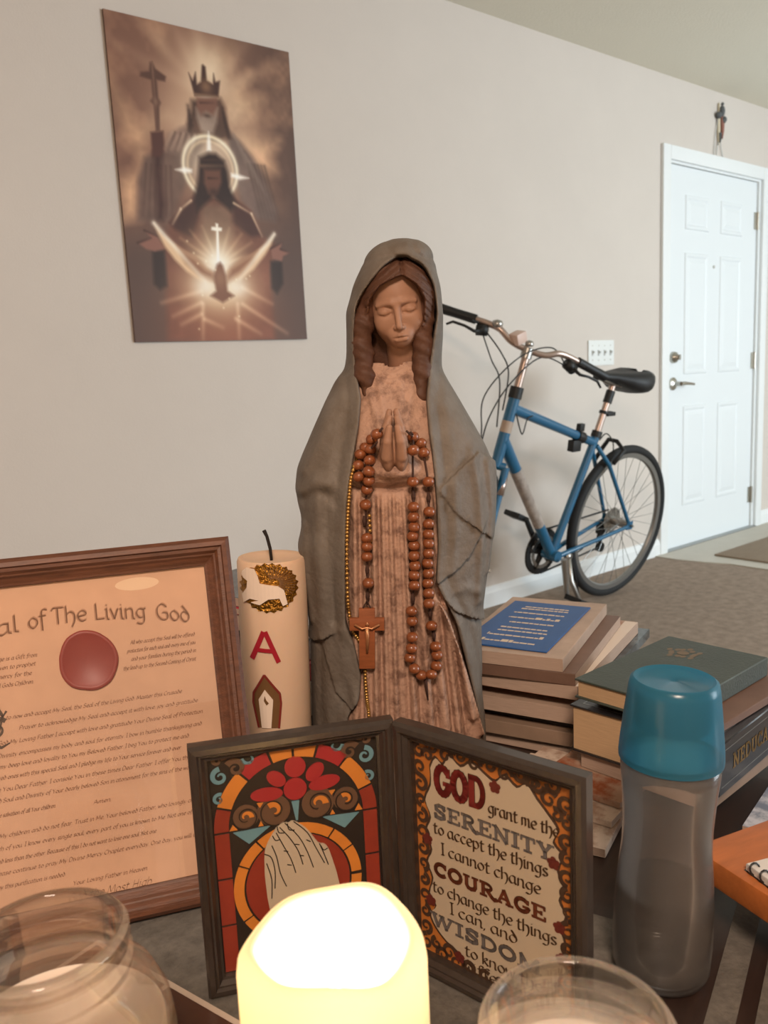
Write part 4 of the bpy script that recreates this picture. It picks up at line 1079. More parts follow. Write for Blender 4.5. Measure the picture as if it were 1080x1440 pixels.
for z0, z1 in ((93, 129), (54, 91), (14, 52)):
    pane([(AX - RO, z0), (AX - RI, z0), (AX - RI, z1), (AX - RO, z1)], C_dr); pane([(AX + RI, z0), (AX + RO, z0), (AX + RO, z1), (AX + RI, z1)], C_dr)
pane(disc(78, 157, 9, 9, 22), C_rd)
for (px, pz, rx, ry, an) in ((79, 175, 8.6, 8.2, 90), (64, 167.5, 8.2, 5.6, 140), (94, 168.5, 8.6, 5.8, 45), (56, 156, 12.5, 5.6, 178), (101, 158.5, 12.5, 5.6, 8)):
    pane(disc(px, pz, rx, ry, 20, an), C_rd, 'petal')
pane([(74.5, 147), (80.5, 147), (78.5, 131), (77, 131)], C_bl)
pane([(28.6, 129), (57, 130), (40, 118)], C_bl); pane([(127, 129), (98, 130), (115, 118)], C_bl)
for (px, pz, r0, a0, tn) in ((39, 140.5, 9.0, 200, 1.25), (60.5, 142, 12, -20, -1.2), (95, 142.5, 12, 200, 1.2), (117, 142, 9.0, -20, -1.25)):
    pane(disc(px, pz, r0 + .8, r0 + .8, 20), C_br, y=-.0018)
    MB().quads2(fat_stroke([(x / 1000, zz / 1000) for x, zz in spiral(px, pz, r0 * .5, a0 + 150, tn * .5, .35)], r0 * .00042, .0008), -.0026).build('scroll', C_or, lf)
    MB().quads2(fat_stroke([(x / 1000, zz / 1000) for x, zz in spiral(px, pz, r0 + 1.6, a0, tn, .3)], .0012, .0008), -.0028).build('scroll_line', M_blk, lf)
for tri in ([(26, 131), (32, 131), (29, 136)], [(48, 131), (52, 131), (50, 135)], [(104, 131), (108, 131), (106, 135)], [(124, 131), (130, 131), (127, 137)], [(48, 150), (53, 150), (50, 146)], [(104, 151), (109, 151), (106, 147)]): pane(tri, C_or)
pane(disc(76, 78, 41, 41, 40), C_dr, y=-.0016)
for a0, a1 in ((30, 52), (54, 126), (128, 152), (154, 208), (210, 268), (272, 330), (332, 358), (2, 28)): pane(ringseg(76, 78, 50.5, 42.5, a0, a1, 9), C_or)
hand = [(50, 90), (51, 108), (54, 117), (60, 126), (64, 130), (68, 131.5), (71, 130), (75, 131), (84, 124), (91, 113), (94, 109), (98, 107.5), (101, 103), (104, 92), (107, 78), (109, 58), (102, 44), (60, 42), (52, 60)]
hp = [tuple(p) for p in smooth_path(hand + [hand[0]], 3)][:-1]
MB().prism([(x / 1000, zz / 1000) for x, zz in hp], -.0030, -.001).build('printed_hands', C_wh, lf)
for st in ([(51, 108), (56, 104), (58, 92), (57, 78)], [(57, 114), (60, 104), (62, 90), (66, 78)], [(61, 124), (66, 112), (71, 100), (74, 88)], [(64, 128), (71, 118), (77, 106), (80, 94)], [(68, 131), (78, 118), (84, 104), (88, 90)], [(75, 131), (85, 120), (91, 106), (97, 92)], [(94, 109), (97, 100), (100, 90)],
           [(62, 129), (63, 124), (67, 123)], [(70, 130), (71, 125), (75, 124)], [(58, 122), (60, 118), (63, 118)], [(95, 107), (97, 103), (100, 104)], [(66, 108), (69, 107)], [(75, 112), (78, 111)], [(84, 114), (87, 112)], [(68, 96), (71, 95)], [(78, 102), (81, 101)], [(52, 100), (55, 86), (54, 70)]):
    MB().quads2(seg_quads([(p[0] / 1000, p[1] / 1000) for p in smooth_path(st, 4)], .0008), -.0034).build('hand_line', M_blk, lf)
for sx in (1, -1):
    def mx(p): return ((78 + sx * (p[0] - 78)) / 1000, p[1] / 1000)
    for (px, pz, r0, a0, tn, mt_, w0) in ((22, 176, 6.5, 90, 1.2, C_bl, .0042), (20, 158, 4.5, 60, 1.1, C_bl, .003), (34, 181, 7, 150, -1.2, C_br, .005), (21, 189, 5, 0, 1.1, C_br, .0045), (45, 188, 6, 180, .62, C_bl, .003)):
        MB().quads2(fat_stroke([mx(p) for p in spiral(px, pz, r0, a0, tn, .2)], w0, .0012), -.0022).build('corner_scroll', mt_, lf)
# ---- right leaf: prayer lettering
def rx_(s_): return (s_ - 9) / 1000
MB().b2(.012, .1505, -.0012, .0002, .012, .1935).build('print_ground', mat('print_orange', '#a8642c', .45, var=.12, vscale=25), rf)
car = [(38,172),(43,181),(50,177),(56,186),(66,180),(76,186),(88,180),(96,177),(104,184),(114,178),(122,183),(130,174),(138,166),(146,156),(142,146),(149,138),(145,126),(150,114),(146,104),(151,94),(147,84),(150,72),(148,62),(151,52),(145,44),(142,32),(130,24),(116,17),(100,15),(82,15),(66,16),(58,26),(48,30),(38,38),(33,48),(39,57),(33,66),(37,80),(32,92),(37,104),(32,118),(37,131),(32,144),(38,158)]
cp = [(rx_(p[0]), p[1] / 1000) for p in smooth_path(car + [car[0]], 3)][:-1]
M_brd = mat('border_brown', '#3f2c20', .45)
cp_big = []
for i, p in enumerate(cp):
    d = Vector((p[0] - rx_(91), p[1] - .1)); d.normalize(); cp_big.append((p[0] + d.x * .0022, p[1] + d.y * .0022))
MB().prism(cp_big, -.0017, -.001).build('cartouche_outline', M_brd, rf); MB().prism(cp, -.0021, -.001).build('cartouche', C_wh, rf)
rb = random.Random(11); M_rosette = mat('rosette_red', '#5c241c', .5)
def border_pts():
    out = []
    for k in range(13): out.append((28, 22 + k * 13.5, 90 * (-1) ** k))
    for k in range(9): out.append((40 + k * 13, 189 - (k % 2) * 3, 0 if k % 2 else 180))
    for k in range(12): out.append((153.5, 178 - k * 13.5, 270 * (-1) ** k))
    for k in range(8): out.append((44 + k * 13, 17 - (k % 2) * 1, 40 if k % 2 else 200))
    return out + [(140, 178, 30), (146, 168, 120), (36, 182, 200), (38, 24, 100), (50, 22, 10), (140, 22, 60), (147, 34, 160), (128, 186, 220)]
for (px, pz, a0) in border_pts():
    sgn = rb.choice((-1, 1))
    MB().quads2(fat_stroke([(rx_(p[0]), p[1] / 1000) for p in spiral(px, pz, rb.uniform(5.0, 7.0), a0, sgn * 1.15, .22, 18)], .0040, .0015), -.0025).build('border_scroll', M_brd, rf)
for (px, pz) in ((96.5, 174), (143, 131.5), (148.5, 60), (147, 84), (33, 112), (34, 60), (60, 22)):
    mb = MB()
    for k in range(5): mb.quads2([disc(rx_(px + 2.8 * math.cos(R(72 * k + 20))), (pz + 2.8 * math.sin(R(72 * k + 20))) / 1000, .0023, .0023, 10)], -.0027)
    mb.quads2([disc(rx_(px), pz / 1000, .0018, .0018, 10)], -.0029); mb.build('rosette', M_rosette, rf)
M_t1 = mat('lettering_red', '#6b1f1b', .5); M_t2 = mat('lettering_slate', '#615a57', .5); M_t3 = mat('lettering_brown', '#5c2c1b', .5); M_t4 = mat('lettering_dark', '#46301f', .5)
def outl(Qf, nm, mt_, y): MB().quads2(Qf, y).build(nm, mt_, rf)
for s_, x0, x1, z0, h_, mt_, w_ in (('GOD', 42, 88, 152.5, .0245, M_t1, .205), ('SERENITY', 39.5, 144, 132.3, .0118, M_t2, .22), ('COURAGE', 37.5, 137, 83.7, .0112, M_t3, .25), ('WISDOM', 33, 133, 39.2, .0112, M_t2, .24)):
    outl(slab_text(s_, rx_(x0), z0 / 1000, h_, rx_(x1), w_ * 1.22), 'lettering_outline', M_t4, -.0024)
    outl(slab_text(s_, rx_(x0), z0 / 1000, h_, rx_(x1), w_), 'lettering', mt_, -.0027)
for s_, x0, x1, z0 in (('grant me the', 90, 148, 152), ('to accept the things', 39, 139, 119.5), ('I cannot change', 46, 133, 103.5), ('to change the things', 36, 145, 69), ('I can, and', 52.5, 113, 56), ('to know the', 65, 133, 26.2), ('difference', 65, 128, 12.2 + 1.5)):
    outl(pen_text(s_, rx_(x0), z0 / 1000, .0062, rx_(x1), width=.30, nib=35, space=.45), 'lettering', M_t4, -.0027)

# ================================================================ PASCHAL PILLAR CANDLE (unlit)
CR, CH = .0378, .2795
pc = thing('pillar_candle', 'tall unlit cream pillar candle with gold lamb medallion and red letter A', 'candle', (.472, .784, T), (0, R(1.6), R(-31)))
M_cw = mat('cream_wax', '#d9b89c', .5, sss=.25, spec=.35, var=.03, vscale=15)
MB().lathe([(0, .001), (CR - .001, .001), (CR, .003), (CR, CH - .004), (CR - .0015, CH - .0005), (CR - .004, CH), (CR - .009, CH - .002), (.012, CH - .006), (.004, CH - .005), (0, CH - .005)], 56).build('wax', M_cw, pc, smooth=True, angle=50)
MB().tube([(.0, 0, CH - .006), (-.001, 0, CH + .008), (-.004, -.001, CH + .022), (-.007, -.001, CH + .029)], [.0016, .0018, .0018, .0022], 8).build('wick', mat('burnt_wick', '#231b17', .9), pc, smooth=True)
def on_cyl(poly, l0, l1, name, mt_, par, grid=2):
    """lay an outline on the front of the candle, subdivided so that it follows the round"""
    bm = bmesh.new()
    vs_ = [bm.verts.new((x / 1000, 0, zz / 1000)) for x, zz in poly]
    bm.faces.new(vs_)
    xs = [p[0] / 1000 for p in poly]
    x = math.floor(min(xs) / .004) * .004
    while x < max(xs):
        bmesh.ops.bisect_plane(bm, geom=bm.verts[:] + bm.edges[:] + bm.faces[:], plane_co=(x, 0, 0), plane_no=(1, 0, 0)); x += .004
    r_ = bmesh.ops.extrude_face_region(bm, geom=bm.faces[:])
    top_ = {g for g in r_['geom'] if isinstance(g, bmesh.types.BMVert)}
    for v_ in bm.verts:
        lift = l1 if v_ in top_ else l0
        rr = CR + lift / 1000
        xx = max(-rr * .999, min(rr * .999, v_.co.x)); v_.co = (xx, -math.sqrt(rr * rr - xx * xx), v_.co.z)
    bmesh.ops.recalc_face_normals(bm, faces=bm.faces)
    me = bpy.data.meshes.new(name); bm.to_mesh(me); bm.free(); me.materials.append(mt_)
    return link(name, me, par)
def cc(X, Y): return ((X / 4.8 + 310 - 372) * .775, 279.5 - (Y / 4.8 + 740 - 800) * .79)
M_gf = mat('gold_foil', '#a9772f', .28, metal=.9, var=.3, vscale=90, bump=.8, bscale=260); M_ww = mat('white_wax', '#e9d3c0', .55); M_rw = mat('red_wax_letter', '#a31d2c', .5); M_gbr = mat('bronze_wax', '#8a6440', .4, metal=.4)
sun = []
for k in range(48):
    a = 2 * math.pi * k / 48; rr = 1.0 + (.06 if k % 2 else -.03); sun.append(cc(272 + 185 * rr * math.cos(a), 452 - 158 * rr * math.sin(a)))
med = on_cyl(sun, -.5, .8, 'medallion', M_gf, pc); med['label'] = 'ragged gold foil sunburst'
for k in range(18):
    a = R(-35 + 150 * k / 17); p0 = cc(300 + 40 * math.cos(a), 420 - 30 * math.sin(a)); p1 = cc(300 + 150 * math.cos(a), 430 - 125 * math.sin(a))
    dx, dz = p1[0] - p0[0], p1[1] - p0[1]; l = math.hypot(dx, dz); nx_, nz_ = -dz / l * .45, dx / l * .45
    on_cyl([(p0[0] + nx_, p0[1] + nz_), (p0[0] - nx_, p0[1] - nz_), (p1[0] - nx_, p1[1] - nz_), (p1[0] + nx_, p1[1] + nz_)], .5, 1.3, 'ray', M_gbr, med)
lamb = [(100, 350), (128, 322), (180, 325), (198, 365), (212, 420), (330, 440), (368, 470), (388, 562), (356, 572), (335, 520), (262, 522), (205, 560), (150, 548), (200, 530), (142, 522), (100, 552), (92, 505), (124, 455), (130, 405), (105, 388), (94, 365)]
on_cyl([cc(*p) for p in lamb], .5, 3.2, 'lamb_relief', M_ww, pc)
def stroke_poly(p0, p1, w_):
    dx, dz = p1[0] - p0[0], p1[1] - p0[1]; l = math.hypot(dx, dz); nx_, nz_ = -dz / l * w_ / 2, dx / l * w_ / 2
    return [(p0[0] + nx_, p0[1] + nz_), (p0[0] - nx_, p0[1] - nz_), (p1[0] - nx_, p1[1] - nz_), (p1[0] + nx_, p1[1] + nz_)]
aA = [cc(222, 742), cc(140, 930), cc(232, 742), cc(315, 950), cc(182, 865), cc(275, 873)]
for i, j in ((0, 1), (2, 3), (4, 5)):
    on_cyl(stroke_poly(aA[i], aA[j], 5.0 if i < 4 else 4.0), -.4, 1.0 + .1 * i, 'letter_stroke', M_rw, pc)
house = [(215, 1035), (140, 1165), (135, 1230), (165, 1400), (300, 1400), (320, 1230), (315, 1165)]
on_cyl([cc(*p) for p in house], -.4, .7, 'icon_field', M_gbr, pc)
hc = [cc(*p) for p in house]
for i, j in ((3, 2), (2, 1), (1, 0), (0, 6), (6, 5), (5, 4)): on_cyl(stroke_poly(hc[i], hc[j], 2.2), -.2, 1.4 + .05 * i, 'icon_outline', mat('dark_red_wax', '#7d2a22', .5), pc)
on_cyl([cc(*p) for p in ((215, 1135), (172, 1205), (185, 1400), (248, 1400), (268, 1205))], .3, 1.6, 'icon_candle', M_ww, pc)
on_cyl([cc(*p) for p in ((212, 1175), (206, 1210), (222, 1240), (238, 1225), (222, 1205))], 1.2, 2.1, 'icon_flame', M_gbr, pc)

# ================================================================ LIT PILLAR CANDLE
LR, LH = .0475, .189
lc = thing('lit_candle', 'thick lit ivory pillar candle glowing brightly between the two glass jars', 'candle', (.214, .317, T + .006))
mw = bpy.data.materials.new('glowing_wax'); mw.use_nodes = True
nt = mw.node_tree; nt.nodes.remove(nt.nodes['Principled BSDF'])
d_ = nt.nodes.new('ShaderNodeBsdfDiffuse'); d_.inputs[0].default_value = (.95, .88, .72, 1)
t_ = nt.nodes.new('ShaderNodeBsdfTranslucent'); t_.inputs[0].default_value = (.99, .93, .76, 1)
mx_ = nt.nodes.new('ShaderNodeMixShader'); mx_.inputs[0].default_value = .72
nt.links.new(d_.outputs[0], mx_.inputs[1]); nt.links.new(t_.outputs[0], mx_.inputs[2]); nt.links.new(mx_.outputs[0], nt.nodes['Material Output'].inputs[0])
BD = .040
mb = MB(); prof = [(0, .0005), (LR - .001, .0005), (LR, .003), (LR, LH - .012), (LR - .001, LH - .005), (LR - .004, LH - .001), (LR - .008, LH), (LR - .011, LH - .003), (LR - .013, LH - .012), (LR - .016, LH - BD + .01), (LR - .022, LH - BD + .003), (.012, LH - BD), (0, LH - BD - .001)]
mb.lathe(prof, 64)
for i, v_ in enumerate(mb.v):    # uneven melted rim
    a = math.atan2(v_[1], v_[0]); k = max(0, (v_[2] - (LH - .05)) / .05)
    mb.v[i] = (v_[0], v_[1], v_[2] + k * (.003 * math.sin(2 * a + .6) + .0015 * math.sin(5 * a)))
mb.build('wax', mw, lc, smooth=True)
MB().tube([(0, 0, LH - BD - .002), (.0005, 0, LH - BD + .006), (.002, 0, LH - BD + .011)], .0012, 8).build('wick', mat('burnt_wick', '#231b17', .9), lc)
me_f = bpy.data.materials.new('flame'); me_f.use_nodes = True
nt = me_f.node_tree; nt.nodes.remove(nt.nodes['Principled BSDF']); em = nt.nodes.new('ShaderNodeEmission'); em.inputs[0].default_value = (1, .62, .22, 1); em.inputs[1].default_value = 40
nt.links.new(em.outputs[0], nt.nodes['Material Output'].inputs[0])
MB().lathe([(0, 0), (.003, .003), (.0045, .008), (.004, .014), (.002, .022), (0, .029)], 14, (.001, 0, LH - BD + .009)).build('flame', me_f, lc, smooth=True)
pl_ = bpy.data.lights.new('flame_light', 'POINT'); pl_.energy = 2.0; pl_.color = (1.0, .66, .38); pl_.shadow_soft_size = .008
po_ = bpy.data.objects.new('flame_light', pl_); COL.objects.link(po_); po_.parent = lc; po_.location = (.001, 0, LH - BD + .03)

# ================================================================ GLASS JARS
M_jar = mix_glass('jar_glass', (.96, .95, .93), clear=.55, refr=True, ior=1.45)
M_jwax = mat('jar_wax', '#cdbcac', .6, sss=.2, var=.05, vscale=20)
def jar(label, loc, wax_h, hollow=False, group=None):
    j = thing('glass_jar', label, 'jar', loc, 0, group)
    o_ = [(0, .0), (.050, .0), (.058, .004), (.061, .012), (.061, .125), (.059, .140), (.053, .153), (.045, .160), (.0415, .163), (.0410, .167), (.0425, .170), (.0425, .173), (.0405, .176), (.0405, .180), (.0420, .183), (.0420, .187), (.0400, .190)]
    i_ = [(.0370, .190), (.0360, .186), (.0365, .166), (.0400, .157), (.050, .148), (.0555, .136), (.0570, .122), (.0570, .012), (.052, .007), (0, .007)]
    MB().lathe(o_ + i_, 64).build('glass', M_jar, j, smooth=True)
    if hollow:      # burnt down: wax left standing against the glass
        MB().lathe([(0, .0075), (.050, .0075), (.0555, .012), (.0558, wax_h - .001), (.0545, wax_h), (.052, wax_h - .004), (.050, .06), (.045, .045), (0, .042)], 48).build('wax', M_jwax, j, smooth=True, angle=50)
        wax_h = .044
    else:
        MB().lathe([(0, .0075), (.050, .0075), (.0555, .012), (.0558, wax_h - .001), (.054, wax_h), (.02, wax_h - .003), (0, wax_h - .004)], 48).build('wax', M_jwax, j, smooth=True, angle=50)
    MB().tube([(0, 0, wax_h - .006), (.001, 0, wax_h + .008)], .0013, 6).build('wick', mat('burnt_wick', '#231b17', .9), j)
    return j
jar('wide clear glass jar of pale wax in front of the certificate', (.107, .419, T + .006), .132, True)
jar('clear glass jar of white wax in front of the serenity prayer', (.258, .200, T + .006), .156)

# ================================================================ WATER BOTTLE
bt = thing('water_bottle', 'clear waisted plastic water bottle with teal cap standing in front of the books', 'bottle', (.531, .331, T), (0, R(2.0), R(-50)))
M_bp = mix_glass('bottle_plastic', (.96, .95, .94), body=(.62, .55, .50), body_fac=.09, rough=.16, ior=1.4)
M_wat = mix_glass('bottle_water', (.70, .70, .70), rough=.1, ior=1.12)
M_cap = mix_glass('teal_cap', (.42, .70, .78), body=lin('#4d9fbe'), body_fac=.46, rough=.22, ior=1.5)
body = [(0, .001), (.028, .001), (.0345, .004), (.0365, .010), (.0372, .030), (.0368, .060), (.0350, .085), (.0330, .108), (.0328, .125), (.0340, .145), (.0358, .165), (.0368, .182)]
inn = [(.0352, .182), (.0342, .165), (.0324, .145), (.0312, .125), (.0314, .108), (.0334, .085), (.0352, .060), (.0356, .030), (.0348, .011), (.032, .006), (0, .006)]
MB().lathe(body + inn, 56).build('bottle_body', M_bp, bt, smooth=True)
MB().lathe([(0, .0065), (.0315, .0065), (.0343, .0115), (.0351, .030), (.0347, .060), (.0340, .074), (.0, .074)], 48).build('water', M_wat, bt, smooth=True, angle=50)
MB().lathe([(.0378, .178), (.0380, .181), (.0374, .190), (.0352, .212), (.0326, .233), (.0314, .2385), (.029, .2402), (.027, .2388), (.025, .2378), (.004, .2385), (.0025, .2375), (0, .2375)], 56).build('cap', M_cap, bt, smooth=True, angle=60)
MB().lathe([(0, .232), (.0265, .232), (.0275, .230), (.0275, .206), (.0262, .203), (.0, .203)], 40).build('spout', mat('teal_spout', '#124a63', .4), bt, smooth=True, angle=50)

# ================================================================ BOOKS AND MAGAZINES
M_page = mat('page_edges', '#a58e7e', .85, var=.18, vscale=140, stretch=(.3, .3, 14)); M_page2 = mat('page_edges_tan', '#b39472', .85, var=.15, vscale=140, stretch=(.3, .3, 14))
PRINTS = []
def printed(name, base, c2, sc=18):
    return mat(name, base, .5, var=.5, vscale=sc, col2=c2, thr=(.45, .6))
def book(name, label, cat, loc, rot, L_, W_, H_, cover, pages=None, spine='y0', group=None, board=.0022, over=.003, softc=False):
    """L_ along x, W_ along y; spine side: 'y0' (near long side), 'x0' or 'y1'"""
    b = thing(name, label, cat, loc, rot, group)
    pages = pages or M_page
    ov = 0 if softc else over; bd_ = .0006 if softc else board
    x0, x1, y0, y1 = ov, L_ - ov, ov, W_ - ov
    if spine == 'y0': y0 = bd_
    elif spine == 'x0': x0 = bd_
    elif spine == 'y1': y1 = W_ - bd_
    pb = MB(); n = 4
    pb.b2(x0, x1, y0, y1, bd_, H_ - bd_); pg = pb.build('pages', pages, b)
    MB().b2(0, L_, 0, W_, 0, bd_).build('cover_back', cover, b, bevel=min(.0006, bd_ * .3), bseg=1)
    cf = MB().b2(0, L_, 0, W_, H_ - bd_, H_).build('cover_front', cover, b, bevel=min(.0006, bd_ * .3), bseg=1)
    if spine == 'y0': sp = MB().b2(0, L_, -.0005, bd_, .0005, H_ - .0005)
    elif spine == 'y1': sp = MB().b2(0, L_, W_ - bd_, W_ + .0005, .0005, H_ - .0005)
    else: sp = MB().b2(-.0005, bd_, 0, W_, .0005, H_ - .0005)
    so = sp.build('spine', cover, b, bevel=min(.0008, bd_ * .3), bseg=1)
    return b, cf, so
BA = R(20)
def stack(items):
    zc = items[0]; out = []
    for it in items[1:]:
        nm, lab, cat, (x, y), rot, L_, W_, H_, cov, pg, sp, soft = it
        out.append(book(nm, lab, cat, (x, y, zc), rot, L_, W_, H_, cov, pg, sp, None, softc=soft)); zc += H_ + .0004
    return out, zc
C_brown = mat('cover_brown', '#6b5245', .5, var=.15, vscale=20); C_cream = mat('cover_cream', '#a89180', .5, var=.12, vscale=25); C_taupe = mat('cover_taupe', '#86705f', .5, var=.12, vscale=20)
C_dark = mat('cover_dark', '#2c2522', .4, var=.2, vscale=20); C_blue = mat('cover_blue', '#1f4d86', .45, var=.08, vscale=30); C_green = mat('cover_green', '#3b433d', .5, var=.12, vscale=30, bump=.15, bscale=300)
C_blackb = mat('cover_black', '#1d1b1d', .35, var=.3, vscale=25, coat=.3); C_red = mat('cover_red', '#8c2a22', .5); C_foil = mat('cover_foil', '#5f6a70', .25, metal=.5, var=.8, vscale=40)
C_pic = printed('cover_photo', '#a98a75', '#8c4a2a', 26); C_wh2 = printed('cover_white', '#c9b6a6', '#a08574', 30)
g1 = 'magazines piled behind the statue'
st1, z1 = stack([T,
 ('book', 'brown book at the bottom of the tall magazine pile beside the statue', 'book', (.778, .603), R(19), .25, .19, .017, C_brown, M_page, 'y1', True),
 ('magazine', 'thick taupe magazine second from the bottom of the tall pile', 'magazine', (.771, .600), R(21), .27, .20, .018, C_taupe, M_page, 'x0', True),
 ('book', 'thin dark-backed booklet in the middle of the tall magazine pile', 'book', (.783, .606), R(18), .25, .19, .012, C_dark, M_page, 'x0', True),
 ('magazine', 'cream magazine above the dark booklet in the tall pile', 'magazine', (.769, .598), R(20), .27, .20, .019, C_cream, M_page, 'y1', True),
 ('magazine', 'glossy dark foil magazine sticking out right of the tall pile', 'magazine', (.800, .594), R(19), .275, .20, .013, C_foil, M_page, 'y0', True),
 ('magazine', 'white magazine with an orange picture cover in the tall pile', 'magazine', (.767, .590), R(19.5), .28, .205, .017, C_pic, M_page, 'y1', True),
 ('booklet', 'brown booklet under the topmost cream book of the tall pile', 'booklet', (.766, .592), R(23), .25, .160, .015, C_brown, M_page, 'x0', True),
 ('booklet', 'cream paperback directly beneath the blue pamphlet', 'booklet', (.760, .606), R(24), .25, .140, .016, C_cream, M_page, 'y0', True)])
wm = st1[5][1]
MB().b2(.0, .278, .0, .018, .017, .0172).build('white_margin', mat('magazine_margin', '#d2c3b5', .5), st1[5][0])
bp = thing('blue_pamphlet', 'deep blue pamphlet with pale lettering on top of the tall magazine pile', 'pamphlet', (.763, .632, z1), R(22))
MB().b2(0, .205, 0, .112, 0, .0022).build('cover', C_blue, bp, bevel=.0006, bseg=1)
lt = random.Random(5); M_pl = mat('pamphlet_lettering', '#c9b7a2', .6)
for i, x in enumerate((.018, .042, .062, .076, .100, .122, .146, .166, .176)):
    mb = MB(); y = .018 + lt.uniform(0, .006); end = .088 + lt.uniform(-.006, .008)
    while y < end:
        l = lt.uniform(.004, .010); hh = lt.choice((.004, .004, .0045, .009 if i in (0, 1, 4, 5) else .004)); mb.b2(x, x + hh, y, min(end, y + l), .0022, .0024); y += l + .0012
    mb.build('lettering_row', M_pl, bp)
# loose magazines fanned out at the foot of the piles
lo, zl = stack([T,
 ('magazine', 'white printed magazine lying lowest and nearest the serenity frame', 'magazine', (.628, .452), R(21), .17, .135, .009, C_wh2, M_page, 'y0', True),
 ('magazine', 'cream leaflet fanned across the lowest magazine', 'magazine', (.664, .470), R(13), .12, .135, .007, C_wh2, M_page, 'x0', True),
 ('magazine', 'photo-covered leaflet under the thick worn paperback', 'magazine', (.690, .478), R(8), .10, .10, .007, C_pic, M_page, 'x0', True)])
st2, z2 = stack([zl,
 ('book', 'worn brown paperback under the thick black book', 'book', (.735, .405), R(3), .22, .150, .020, C_taupe, M_page, 'y0', True),
 ('book', 'thick black hardcover with gold spine lettering and cream page edges', 'book', (.733, .394), R(5), .235, .170, .054, C_blackb, M_page2, 'y0', False),
 ('booklet', 'thin tan and brown booklet between the black book and the green book', 'booklet', (.752, .408), R(1), .21, .14, .009, C_brown, M_page2, 'y0', True)])
gb_, gcf, gsp = book('book', 'dark green hardcover with worn gold emblem topping the book pile behind the bottle', 'book', (.722, .432, z2 + .0003), R(3), .198, .124, .022, C_green, M_page2, 'y0')
gb_.rotation_euler.z = R(2)
# spine on the far side, its gilt emblem rubbed
em_ = random.Random(9); mb = MB()
for k in range(14):
    a = 2 * math.pi * k / 14; rr = .012 + .005 * (k % 3 == 0); c0 = (.150 + rr * math.cos(a), .078 + rr * 1.15 * math.sin(a))
    mb.add([(c0[0] + .0045 * math.cos(t_ + a), c0[1] + .0032 * math.sin(t_ + a), .02212 + k * .00001) for t_ in [2 * math.pi * q / 9 for q in range(9)]], [tuple(range(9))])
mb.add([(.150 + .007 * math.cos(t_), .078 + .007 * math.sin(t_), .0224) for t_ in [2 * math.pi * q / 12 for q in range(12)]], [tuple(range(12))])
mb.build('gilt_emblem', mat('rubbed_gilt', '#6d5e4c', .6), gcf)
# silver border on the black cover, gold title on its spine
bb = st2[1]
MB().b2(.01, .225, .010, .0115, .054, .0542).b2(.01, .225, .1585, .160, .054, .0542).b2(.01, .0115, .0115, .1585, .054, .0542).build('cover_rule', mat('silver_foil', '#8b8a88', .3, metal=.8), bb[1])
MB().quads2(slab_text('NEDUCAR', .030, .020, .016, .135, .2), -.0009).build('spine_title', mat('gold_title', '#94743f', .35, metal=.7), bb[2])
MB().b2(.004, .23, -.0009, -.0005, .0455, .0462).b2(.004, .23, -.0009, -.0005, .0085, .0092).build('spine_rule', mat('silver_foil', '#8b8a88', .3, metal=.8), bb[2])
bk3 = book('book', 'blue and white magazine lying in front of the thick black book', 'magazine', (.762, .330, T + .0005), R(12), .22, .05, .014, mat('cover_bluewhite', '#6c7688', .4, var=.6, vscale=30, col2='#b9bcc6', thr=(.45, .6)), M_page, 'y0', softc=True)
# pile behind the candle, seen between candle and statue
C_tan2 = mat('cover_sand', '#9a8270', .5, var=.12, vscale=20)
st3, z3 = stack([T,
 ('book', 'sand-coloured book at the bottom of the pile behind the pillar candle', 'book', (.520, .905), R(20), .20, .15, .05, C_tan2, M_page, 'y0', False),
 ('book', 'dark red book in the pile behind the pillar candle', 'book', (.522, .910), R(18), .20, .14, .028, C_red, M_page, 'y0', False),
 ('book', 'brown book above the red one behind the pillar candle', 'book', (.518, .908), R(21), .20, .15, .030, C_brown, M_page, 'y0', True),
 ('book', 'dark brown book with pale page edges behind the pillar candle', 'book', (.522, .906), R(19), .20, .15, .045, C_dark, M_page, 'x0', False),
 ('magazine', 'taupe magazine near the top of the pile behind the pillar candle', 'magazine', (.522, .906), R(19), .20, .15, .022, C_taupe, M_page, 'y0', True),
 ('magazine', 'thin crimson magazine near the top of the pile behind the pillar candle', 'magazine', (.520, .905), R(20), .20, .15, .008, mat('cover_crimson', '#b03848', .45), M_page, 'y0', True),
 ('magazine', 'grey magazine topping the pile behind the pillar candle', 'magazine', (.524, .908), R(18), .19, .14, .012, C_foil, M_page, 'y0', True)])

# ================================================================ WOODEN SIDE TABLE WITH NOTEBOOK
ta = R(-15)
sd = thing('side_table', 'small orange wooden side table with dark legs overlapping the low table by the bottle', 'side table', (.600, .346, 0), ta)
M_pine = mat('orange_pine', '#a9602f', .42, var=.22, vscale=9, stretch=(1.2, 7, 7), coat=.2)
TZ = .600
MB().b2(0, .40, -.30, 0, TZ - .024, TZ).build('top', M_pine, sd, bevel=.004)
for (x, y) in ((.30, -.25), (.36, -.08), (.12, -.27)):
    pass
for x in (.16, .34):
    MB().tube([(x, -.285, .0), (x, -.285, TZ - .024)], .014, 10).build('leg', M_dark, sd)
for x in (.16, .34):
    MB().b2(x - .014, x + .014, -.285, -.02, TZ - .046, TZ - .0245).build('support_arm', M_dark, sd)
MB().b2(.12, .38, -.30, -.27, 0, .022).build('foot', M_dark, sd)
nb = thing('spiral_notebook', 'white spiral notebook with black coil lying on the orange side table', 'notebook', (.5985, .2985, TZ + .0004), R(-22))
MB().b2(0, .14, -.19, 0, 0, .006).build('page_block', mat('notebook_paper', '#c9c3bd', .7), nb, bevel=.0008, bseg=1)
MB().b2(-.0005, .141, -.191, .001, -.0003, 0).build('back_cover', C_dark, nb)
M_coil = mat('black_coil', '#1a1716', .4)
